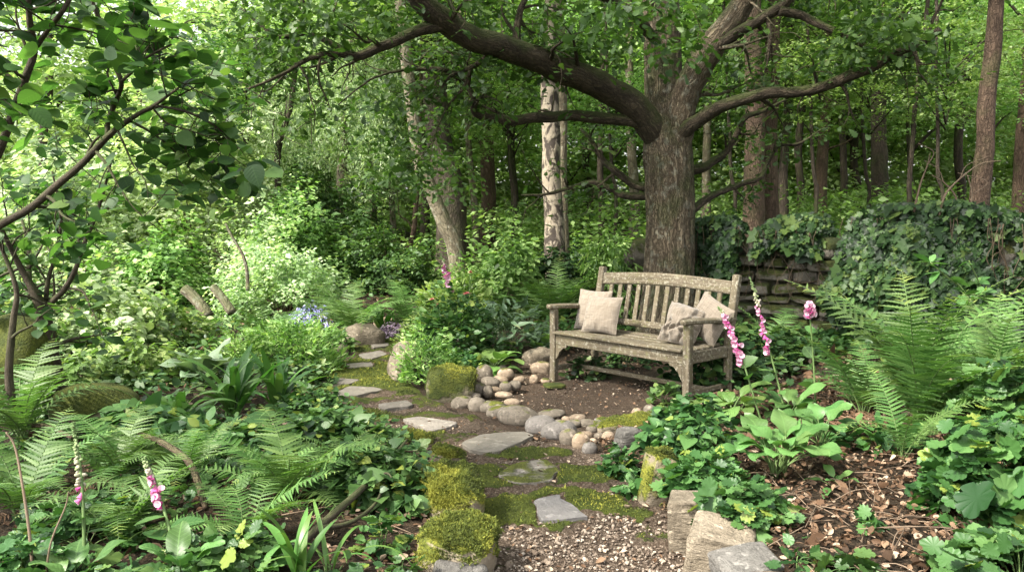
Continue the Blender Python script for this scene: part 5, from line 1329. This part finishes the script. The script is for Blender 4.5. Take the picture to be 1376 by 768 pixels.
# sapling and logs on the left bank
def stick(name, label, cat, pts, R, mat='twig', group=None, seg=8, rough=.1, forks=()):
    P = catmull(pts, 8); b = Buf(); tube(b, P, R, seg, rough, 14, r=U(.3, .9))
    for F_ in forks: tube(b, catmull(F_[0], 6), F_[1], 6, rough, 14, r=.6)
    return tag(obj(name, b, M[mat], loc=tuple(P[0]), origin=P[0]), label, cat, group)
def ap(l): return [at(*p) for p in l]
stick("sapling", "thin pinkish crooked sapling stem in front of the dark bushes", "sapling", ap([(333, 390, 9.2), (332, 365, 9.2), (326, 342, 9.2), (312, 318, 9.2), (303, 300, 9.2)]), [.024, .02, .018, .012], 'bark_pale')
stick("log", "left cut log leaning in the brush on the left bank", "log", ap([(280, 425, 8.6), (266, 405, 8.65), (248, 388, 8.7)]), [.065, .06], 'bark_pale', "old logs leaning on the left bank", 10)
stick("log", "right cut log leaning in the brush on the left bank", "log", ap([(312, 420, 8.5), (300, 402, 8.55), (286, 385, 8.6)]), [.05, .045], 'bark_pale', "old logs leaning on the left bank", 10)
stick("fallen_branch", "forked bare branch lying on the litter at the bottom left", "branch", [gpg(400, 752) + [0, 0, .05], gpg(440, 728) + [0, 0, .09], gpg(480, 700) + [0, 0, .12], gpg(520, 672) + [0, 0, .17], gpg(548, 650) + [0, 0, .22]], [.017, .016, .014, .011, .005], 'bark_twig',
      forks=[([gpg(430, 736) + [0, 0, .08], gpg(470, 725) + [0, 0, .07], gpg(505, 700) + [0, 0, .08], gpg(520, 680) + [0, 0, .14]], [.012, .008, .004]), ([gpg(500, 685) + [0, 0, .15], gpg(520, 690) + [0, 0, .18], gpg(527, 700) + [0, 0, .19]], [.006, .003])])
stick("fallen_branch", "short brown branch poking through ferns by the pink foxglove", "branch", [gpg(190, 640) + [0, 0, .22], gpg(225, 665) + [0, 0, .24], gpg(258, 690) + [0, 0, .22], gpg(278, 715) + [0, 0, .1]], [.013, .014, .015, .014], 'bark_pine')
stick("fallen_branch", "dark branch running down to the left from the hazel foot", "branch", [gpg(35, 595) + [0, 0, .1], gpg(65, 603) + [0, 0, .13], gpg(98, 612) + [0, 0, .1]], [.014, .013, .010], 'bark_pine')
stick("dead_stalk", "tall dry stalk standing in the lower left corner", "stalk", ap([(46, 790, 2.7), (40, 720, 2.72), (30, 650, 2.75), (20, 600, 2.78), (8, 580, 2.78)]), [.006, .005, .004, .003], 'twig')
stick("dead_stalk", "bent dry stalk right of the tall one", "stalk", ap([(60, 790, 2.7), (68, 730, 2.7), (88, 680, 2.75), (92, 660, 2.75)]), [.004, .003, .002], 'twig')
for k, (lab, pts) in enumerate([("pale curved dead shoot leaning over the ivy top near the pine", [(1290, 285, 7.6), (1283, 262, 7.6), (1268, 245, 7.6), (1252, 235, 7.6)]), ("pale forked dead shoot left of the pine trunk", [(1262, 290, 7.5), (1270, 262, 7.5), (1290, 240, 7.5), (1318, 220, 7.5), (1345, 216, 7.5)]),
                               ("upright pale dead shoot above the ivy", [(1300, 288, 7.5), (1306, 262, 7.5), (1300, 235, 7.5)]), ("spreading pale dead twig high over the ivy wall", [(1228, 285, 7.6), (1236, 250, 7.6), (1246, 222, 7.6), (1250, 205, 7.6)])]):
    q = at(pts[len(pts) // 2][0], pts[len(pts) // 2][1], pts[0][2])
    stick("dead_shoot", lab, "twig", ap(pts), [.011, .009, .006, .004], 'twig', "dead shoots over the ivy", 6, forks=[([q, q + [U(-.15, .15), 0, .12], q + [U(-.25, .25), 0, .2]], [.005, .003])])

# ------------------------------------------------------------------ ivy on the wall
seed(63)
def ivy(label, s0, s1, z0, z1, n, thick=.16, ls=.055, hang=.4, dens=.0):
    c, _ = wall_pt((s0 + s1) / 2); t = thing("ivy", label, "ivy", (c[0], c[1], z0), group="ivy on the wall"); og = (c[0], c[1], z0)
    S = U(s0, s1, n); H = U(z0, z1, n); c, tt = wall_pt(S); nr = np.stack([tt[:, 1], -tt[:, 0]], -1)
    edge = smooth((S - s0) / .35) * smooth((s1 - S) / .35)
    lump = fbm(np.stack([S * 1.6, H * 1.6, S * 0], -1), 3, 9)
    keep = (lump + edge * 1.3 > .55 + dens); S, H, c, tt, nr, lump, edge = [q[keep] for q in (S, H, c, tt, nr, lump, edge)]; m = len(S)
    top = smooth((H - (z1 - .3)) / .3)
    off = .2 + thick * U(.0, 1, m) * (1 + 1.6 * lump) * (1 - .5 * top) - top * U(0, .55, m)
    pos = np.column_stack([c[:, 0] + nr[:, 0] * off, c[:, 1] + nr[:, 1] * off, H * (.88 + .12 * edge) + .20 * lump])
    out = np.column_stack([nr, np.zeros(m)])
    d = norm(np.array([0, 0, -1.0]) * .75 + out * .45 + N(0, .4, (m, 3)) * [1, 1, .5])
    up = norm(out * 1.0 + np.array([0, 0, .55]) + N(0, .38, (m, 3)))
    b = Buf(); inst(b, T_IVY, pos, d, up, ls * np.exp(N(0, .42, m)), np.clip(U(0, 1, m) ** 1.5 + .25 * (lump > .25), 0, 1)); obj("foliage", b, M['ivy'], t, origin=og)
    b = Buf()
    for k in range(int(14 * (s1 - s0))):
        s = U(s0 + .1, s1 - .1); c, tt = wall_pt(s); nn = np.array([tt[1], -tt[0]]); zz = [z1 - U(0, .2)]
        pts = [(c[0] + nn[0] * .32 + j * U(-.04, .06), c[1] + nn[1] * .32, z1 - .1 - j * U(.12, .25)) for j in range(5)]
        tube(b, catmull(pts, 4), [.004, .003], 4, r=U(0, 1))
    obj("vine", b, M['dstem'], t, origin=og)
def s_at(px):
    best = min(np.linspace(0, WL, 400), key=lambda s: abs(688 + F_PX * wall_pt(s)[0][0] / wall_pt(s)[0][1] - px)); return float(best)
ivy("dense glossy ivy mound smothering the right half of the wall", s_at(1135), s_at(1395), .1, 1.45, 24000, .26, dens=-.05)
ivy("dark ivy spilling over the wall just right of the oak", s_at(895), s_at(1015), .15, 1.36, 9500, .28)
ivy("ivy at the far right end of the wall beyond the bare stones", s_at(1335), s_at(1518), .15, 1.4, 8000, .2)
ivy("ivy sprays creeping over the coping between the two big ivy masses", s_at(1010), s_at(1130), 1.0, 1.32, 1800, .14)
# moss and ferns draping the broken wall end
p = at(828, 345, 9.3); p[2] = .15
dome("climbing_fern", "yellow green ferny growth draped over the broken wall end", "fern", 0, 0, .95, .95, T_SLIM, .10, 'lime', 2.2, pos=p, depth=.5, px_units=False, el=-.6, twigmat='stem')
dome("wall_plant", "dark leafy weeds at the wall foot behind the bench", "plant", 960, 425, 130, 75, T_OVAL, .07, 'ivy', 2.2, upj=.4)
# arching shrub over the wall at the right
pr = gpg(1325, 480); t = thing("arching_shrub", "long bare stemmed shrub with oval leaves arching before the ivy at the right", "shrub", pr)
for (pts) in ([(1345, 500, 6.2), (1335, 430, 6.2), (1318, 385, 6.2), (1302, 350, 6.1)], [(1350, 500, 6.2), (1352, 430, 6.1), (1330, 405, 6.0), (1300, 395, 5.9), (1275, 408, 5.9)], [(1345, 500, 6.2), (1362, 430, 6), (1376, 410, 5.9), (1400, 405, 5.8)], [(1335, 500, 6.2), (1300, 400, 6.0), (1270, 370, 5.9), (1250, 352, 5.9)]):
    P = catmull(ap(pts), 6); b = Buf(); tube(b, P, [.009, .007, .004], 6, r=1.0); k = len(P); ii = RNG.integers(k // 3, k, 16)
    inst(b, T_OVAL, P[ii], dirs(16, .1, .4), jitter_up(16, .4), U(.07, .13, 16), U(0, 1, 16), mat=1); obj("branch", b, [M['stem'], M['broad']], t, origin=pr)

# ------------------------------------------------------------------ planting, left bank
seed(65)
GB = "leafy plants of the left bank"
GP = "plants of the middle bed"
dome("feathery_plant", "bright yellow green feathery plant in the sunny middle left", "plant", 395, 495, 150, 68, T_SLIM, .05, 'lime', 2.6, group=GB, upj=.8, el=.5)
dome("feathery_plant", "paler feathery plant left of the brightest one", "plant", 325, 500, 80, 60, T_SLIM, .055, 'lime', 2.0, group=GB, upj=.8, el=.5)
dome("leafy_plant", "round pale green leaved plant above the low boulder", "plant", 438, 468, 75, 38, T_OVAL, .06, 'hosta', 2.4, group=GB)
dome("leafy_plant", "fresh green weeds edging the path left of the low boulder", "plant", 405, 520, 90, 38, T_OVAL, .045, 'cover', 2.0, group=GB)
dome("leafy_plant", "small green weeds beside the long pale slab", "plant", 420, 555, 90, 34, T_OVAL, .045, 'cover', 2.0, group=GB)
dome("bluebell_patch", "small clump of lilac blue bells above the bright feathery plant", "flowers", 418, 442, 55, 34, T_SLIM, .045, 'blue', .8, upj=1, el=-.6, twigmat='stem')
rosette("leafy_plant", "grey green broad leaved plant in the middle of the left bank", "plant", 280, 515, LF_GREY, 16, 1.2, group=GB)
rosette("strap_plant", "tall strap leaved clump with upright blades, left of the path bend", "plant", 314, 562, LF_STRAP, 24, 1.25, (-.1, .3), group="strap leaved clumps")
rosette("strap_plant", "second strap leaved clump nearer to the path", "plant", 375, 552, LF_STRAP, 20, 1.05, (-.2, .3), group="strap leaved clumps")
rosette("strap_plant", "strap leaved clump sunk in shade left of the tall one", "plant", 240, 590, LF_STRAP, 14, 1.0, (-.3, .2), group="strap leaved clumps")
rosette("strap_plant", "dark strap leaved clump at the far path end", "plant", 515, 428, LF_STRAP, 16, 1.1, (-.4, .2), group="strap leaved clumps")
rosette("iris_plant", "tall narrow iris blades at the bottom edge left of the front boulder", "plant", 402, 790, [LF_STRAP[0], LF_STRAP[1], LF_BLADE[0]], 9, .85, (-.15, .25))
rosette("grass_tuft", "arching grass blades right of the iris at the bottom left", "grass tuft", 440, 775, LF_BLADE, 9, .75, (-.3, .3))
fern("bright fern above the outer path bend", 472, 448, .95, 12)
fern("dark fern beside the far path end", 548, 420, .9, 12)
fern("feathery fern under the dark hollow left of the rose bank", 585, 400, .95, 12)
fern("small sunny fern left of the boulders", 362, 470, .7, 11)
fern("large light green fern in the middle of the left bed", 388, 680, .58, 15)
fern("fern with long level fronds touching the leafy clump", 460, 650, .42, 12)
fern("shaded fern behind the fallen branch", 250, 655, .48, 13)
fern("dark fern below the hazel foot", 160, 655, .58, 14)
fern("deep shaded fern at the left edge", 30, 700, .6, 13)
fern("fern low in the shade right of the budding foxglove", 165, 735, .5, 12)
fern("fern fanning out below the large light one", 330, 730, .48, 11)
fern("far left fern behind the hazel stems", 30, 600, .9, 11)
dome("leafy_clump", "dense dark leafy clump between the left ferns and the mossy kerb", "plant", 508, 668, 165, 70, T_HEART, .046, 'cover', 2.4, group=GB, lump=.3)
dome("leafy_clump", "smaller leafy clump climbing up to the thin sunken slab", "plant", 470, 600, 110, 42, T_HEART, .055, 'cover', 2.2, group=GB)
dome("leafy_clump", "dusky leafy plants right of the strap leaved clump", "plant", 425, 600, 120, 50, T_OVAL, .06, 'cover', 2.0, group=GB)
dome("leafy_clump", "shaded broad leaved weeds below the strap leaved clumps", "plant", 300, 620, 170, 55, T_OVAL, .06, 'cover', 1.7, group=GB)
dome("leafy_clump", "dark weeds around the low mossy boulder", "plant", 200, 600, 170, 60, T_HEART, .07, 'cover', 1.8, group=GB)
dome("leafy_clump", "serrated leaved weeds below the dark fern in the left corner", "plant", 110, 740, 190, 70, T_SERR, .055, 'cover', 1.7, group=GB)
dome("leafy_clump", "low weeds at the foot of the dead stalks", "plant", 30, 790, 150, 60, T_SERR, .06, 'cover', 1.6, group=GB)
dome("leafy_clump", "spreading serrated leaves right of the pink foxglove foot", "plant", 300, 770, 160, 60, T_SERR, .06, 'cover', 1.6, group=GB)
dome("leafy_clump", "sprig of serrated leaves in the litter below the leafy clump", "plant", 515, 745, 60, 55, T_SERR, .055, 'cover', 1.2, group=GB, stems=6)
dome("leafy_clump", "tiny bright sprig at the bottom edge beside the front boulder", "plant", 540, 778, 40, 28, T_SERR, .05, 'cover', 1.2, group=GB, stems=4)
dome("leafy_clump", "weeds hugging the back of the big mossy boulder", "plant", 545, 690, 50, 34, T_HEART, .05, 'cover', 1.6, group=GB, stems=5)
rosette("foxglove_rosette", "broad pointed leaves at the foot of the budding foxglove", "plant", 95, 800, LF_FOX, 9, .8, (-.6, .1), group="leaf rosettes in the left corner")
rosette("foxglove_rosette", "broad pointed leaves at the foot of the pink left foxglove", "plant", 250, 785, LF_FOX, 9, .75, (-.6, .1), group="leaf rosettes in the left corner")
rosette("foxglove_rosette", "loose rosette of narrow leaves between foxglove and iris", "plant", 345, 785, LF_FOX, 8, .7, (-.6, .1), group="leaf rosettes in the left corner")
# ------------------------------------------------------------------ planting, middle bed
dome("feathery_plant", "light feathery edging plant spilling onto the inner path bend", "plant", 575, 512, 85, 78, T_SLIM, .045, 'lime', 2.3, group=GP, upj=.8, el=.4)
dome("feathery_plant", "pale feathery edging plant farther up the inner path side", "plant", 560, 468, 60, 40, T_SLIM, .045, 'lime', 2.2, group=GP, upj=.8, el=.4)
dome("leafy_plant", "mixed green foliage mound below the rose bank", "plant", 610, 478, 110, 80, T_OVAL, .055, 'cover', 2.2, group=GP, el=.4)
dome("leafy_plant", "taller leafy flowering mound in the centre of the middle bed", "plant", 620, 440, 120, 65, T_OVAL, .06, 'lime', 2.2, group=GP, el=.5)
dome("sage_plant", "grey green sage-like plant with narrow leaves above the hosta", "plant", 682, 470, 120, 68, T_SLIM, .10, 'glauc', 1.7, group=GP, el=.35, upj=.6)
dome("leafy_plant", "small weeds between the hosta and the square mossy boulder", "plant", 620, 505, 70, 30, T_OVAL, .04, 'cover', 2.0, group=GP)
rosette("grass_tuft", "tall arching bright grass tuft behind the roses", "grass tuft", 640, 440, LF_GRASS, 46, 1.1, (-.4, .2))
rosette("grass_tuft", "shorter grass tuft left of the tall one", "grass tuft", 592, 435, LF_GRASS, 34, .9, (-.4, .2))
rosette("hosta", "hosta with ribbed light green leaves above the cobble heap", "hosta", 664, 500, LF_HOSTA, 20, 1.0, (-.55, .1))
rosette("leafy_plant", "upright fresh broad leaves beside the bench's left armrest", "plant", 730, 470, LF_HOSTA, 7, .95, (-.1, .4))
fern("big fern fanning up left behind the bench", 748, 438, 1.05, 15)
fern("second fern left of the one behind the bench", 705, 425, .95, 13)
fern("fern peeping out between the bench's left back and the wall", 790, 435, .8, 11)
foxglove("distant pink foxglove leaning left over the middle bed", ap([(607, 440, 8.6), (606, 400, 8.6), (600, 365, 8.6), (592, 340, 8.6)]), .45, .8, bs=.065, nb=18, leaves=3)
def blossom(label, px, py, Y, r=.045, name="rose_flower", mat='rose', cat="flower", stem=.25, group="flowers of the middle bed"):
    p = at(px, py, Y); t = thing(name, label, cat, p - [0, 0, stem], group=group)
    b = Buf()
    for k in range(4):
        m = 7; a = np.arange(m) / m * 6.2832 + k; e = .1 + k * .38; d = np.stack([np.cos(a) * math.cos(e), np.sin(a) * math.cos(e), a * 0 + math.sin(e)], -1)
        inst(b, T_ROUND, np.tile([0, 0, stem], (m, 1)), d, np.tile([0, 0, 1.], (m, 1)) - d * .3, r * (1 - .12 * k), U(0, 1, m))
    obj("petals", b, M[mat], t).name = "blossom"
    b = Buf(); tube(b, catmull([(0, 0, -.25), (U(-.02, .02), U(-.02, .02), stem * .5), (0, 0, stem)], 4), [.004, .003], 5); obj("stem", b, M['stem'], t)
blossom("pink round rose highest in the middle bed", 627, 396, 8.0, .055)
blossom("reddish rose at the left of the middle bed", 581, 404, 8.3, .05)
blossom("faded pale rose just right of the reddish one", 591, 396 + 14, 8.2, .045)
blossom("small reddish rose low between the two left roses", 598, 421, 8.1, .04)
blossom("small washed out rose above the middle bed grass", 632, 366, 8.8, .035)
dome("lilac_patch", "lilac flowering mat at the far path end", "flowers", 532, 455, 45, 22, T_OVAL, .03, 'lilac', 1.3, lump=.3, stems=6)
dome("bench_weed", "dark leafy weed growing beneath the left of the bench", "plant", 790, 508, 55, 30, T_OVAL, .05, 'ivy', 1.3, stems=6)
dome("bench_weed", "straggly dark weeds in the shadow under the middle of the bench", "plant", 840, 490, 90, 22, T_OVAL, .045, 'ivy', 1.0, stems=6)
dome("bench_weed", "small upright seedling beside the bench's near right leg", "plant", 893, 545, 34, 38, T_SERR, .05, 'broad', 1.2, stems=6, el=.5)
# ------------------------------------------------------------------ planting, right bed
seed(67)
GR = "leafy plants of the right bed"
rosette("hosta", "light green hosta at the foot of the bench's right leg", "hosta", 985, 560, LF_HOSTA, 15, 1.0, (-.5, .1))
rosette("leafy_plant", "tall stalked broad leaved plant in the middle of the right bed", "plant", 1045, 640, LF_BIG, 24, 1.0, (-.3, .3), group=GR)
rosette("foxglove_rosette", "broad leaved rosette behind the tall stalked plant", "plant", 1105, 605, LF_BIG, 13, .9, (-.4, .2), group=GR)
rosette("foxglove_rosette", "rosette of soft leaves right of the light hosta", "plant", 1060, 560, LF_FOX, 14, .9, (-.5, .1), group=GR)
rosette("seedling", "small fresh rosette on the litter right of the tall plant", "plant", 1125, 655, LF_FOX, 7, .4, (-.6, 0), group=GR)
dome("leafy_clump", "dense round leaved clump between the bench and the kerb stones", "plant", 925, 608, 135, 72, T_HEART, .043, 'cover', 2.4, group=GR, lump=.25)
dome("leafy_clump", "crowded small leaved clump below the round leaved one", "plant", 950, 660, 120, 60, T_LOBE, .042, 'cover', 2.3, group=GR, lump=.25)
dome("leafy_clump", "light green lobed leaf clump tumbling over the pale block", "plant", 1000, 705, 130, 58, T_LOBE, .048, 'cover', 2.0, group=GR, lump=.3)
dome("leafy_clump", "soft ferny leaved tuft under the right end of the cobbles", "plant", 835, 640, 46, 45, T_SERR, .045, 'cover', 1.8, group=GR)
dome("leafy_clump", "weedy sprig hanging beside the mossy upright stone", "plant", 855, 668, 40, 40, T_SERR, .05, 'cover', 1.6, group=GR, stems=6)
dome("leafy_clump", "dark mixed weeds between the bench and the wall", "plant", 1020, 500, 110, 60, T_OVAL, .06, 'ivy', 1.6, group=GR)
dome("leafy_clump", "wide lobed herb mass rising along the right edge", "plant", 1345, 690, 230, 125, T_SOFT, .065, 'cover', 1.8, group=GR, lump=.35)
dome("leafy_clump", "taller lobed herbs behind at the right edge", "plant", 1350, 610, 150, 120, T_SOFT, .065, 'cover', 1.7, group=GR, lump=.35)
dome("leafy_clump", "large close leaves filling the lower right corner", "plant", 1370, 800, 260, 80, T_SOFT, .065, 'cover', 1.6, group=GR, lump=.3)
dome("leafy_clump", "lone lobed leafy tuft at the bottom edge on the litter", "plant", 1135, 775, 70, 36, T_SOFT, .055, 'cover', 1.1, group=GR, stems=5)
dome("leafy_clump", "tiny sprout on the litter above the bottom edge tuft", "plant", 1070, 765, 50, 30, T_SERR, .06, 'cover', 1.0, group=GR, stems=4)
dome("leafy_clump", "small sprout of two or three leaves mid litter", "plant", 1170, 712, 30, 25, T_LOBE, .05, 'cover', 1.0, group=GR, stems=3)
dome("leafy_clump", "low dark weeds below the big fern", "plant", 1180, 600, 130, 36, T_OVAL, .06, 'cover', 1.2, group=GR)
for (lab, px, py, Y) in (("single pale pink flower in the right herb mass", 1293, 656, 3.75), ("pale pink flower at the very right of the herb mass", 1345, 655, 3.7), ("pair of pale lilac flowers low over the litter", 1262, 694, 3.4)):
    blossom(lab, px, py, Y, .022, "herb_flower", 'white', stem=.1, group="pale flowers of the right herbs")
fern("largest fern, pale green, spreading before the ivy wall", 1235, 585, 1.12, 20, upright=True)
fern("fern at the left of the largest one, fronds over the litter", 1160, 560, .8, 13)
fern("fern at the right edge behind the lobed herbs", 1335, 560, .9, 14, upright=True)
fern("low dark fern at the wall foot right of the bench", 1035, 478, .75, 11)
fern("single fronded low fern in front of the largest one", 1215, 620, .55, 6)
foxglove("pink foxglove bowing left across the bench's right leg", ap([(1042, 640, 4.55), (1030, 590, 4.6), (1012, 530, 4.65), (1000, 490, 4.7), (985, 448, 4.75), (973, 420, 4.8), (965, 412, 4.8)]), .52, .82, (-.5, -.8, 0), .042, 38)
foxglove("tall budding foxglove with few pink bells right of the bench", ap([(1066, 620, 4.7), (1056, 560, 4.75), (1042, 500, 4.8), (1028, 450, 4.85), (1018, 405, 4.9), (1008, 372, 4.9)]), .50, .78, (-.3, -.9, 0), .038, 20, 60, mix=1)
foxglove("upright foxglove with a short pink head before the wall", ap([(1098, 610, 4.9), (1096, 540, 4.95), (1092, 470, 5.0), (1088, 420, 5.0), (1087, 404, 5.0)]), .74, .95, (0, -1, 0), .042, 32, 10)
foxglove("green budding foxglove at the far lower left", ap([(112, 790, 2.75), (113, 720, 2.8), (110, 650, 2.85), (104, 600, 2.9), (99, 566, 2.9)]), .42, .50, (-.5, -.8, 0), .028, 3, 60, group="foxglove spikes", mix=.9)
foxglove("pink foxglove among the ferns in the lower left", ap([(242, 800, 2.85), (232, 730, 2.9), (222, 690, 2.95), (212, 655, 3.0), (200, 625, 3.0), (192, 612, 3.0)]), .48, .72, (-.5, -.8, 0), .034, 22, 44)

# low ground cover between the named plants
seed(69)
b = Buf()
def cover_pts(n, lo, hi, th, s):
    P = np.stack([U(lo[0], hi[0], n), U(lo[1], hi[1], n)], -1)
    sd = np.maximum(poly_sd(P[:, 0], P[:, 1], PATH), poly_sd(P[:, 0], P[:, 1], CLEAR))
    P = P[(sd < -.08) & (n2(P[:, 0], P[:, 1], 1.3, 4, s) > th)]
    return np.column_stack([P, hgt(P[:, 0], P[:, 1], True)])
for (n, lo, hi, th, sz, hh, T) in ((9000, (-4.5, 2.2), (-.4, 5.2), -.02, .042, .11, T_SERR), (16000, (-7, 5.2), (-.2, 13), -.2, .05, .15, T_OVAL), (9000, (-.4, 7.0), (4.5, 9.2), -.15, .06, .15, T_OVAL), (1500, (.9, 2.3), (4.5, 6.4), .22, .05, .10, T_LOBE), (3000, (3.0, 3.0), (6, 7), -.1, .07, .2, T_LOBE)):
    P = cover_pts(n, lo, hi, th, 5); m = len(P); P[:, 2] += U(.01, hh, m)
    inst(b, T, P, dirs(m, .05, .35), jitter_up(m, .4), sz * np.exp(N(0, .35, m)), U(0, 1, m))
tag(obj("ground_cover", b, M['cover']), "low mixed leaves covering the soil between the plants", "ground cover", kind='stuff')
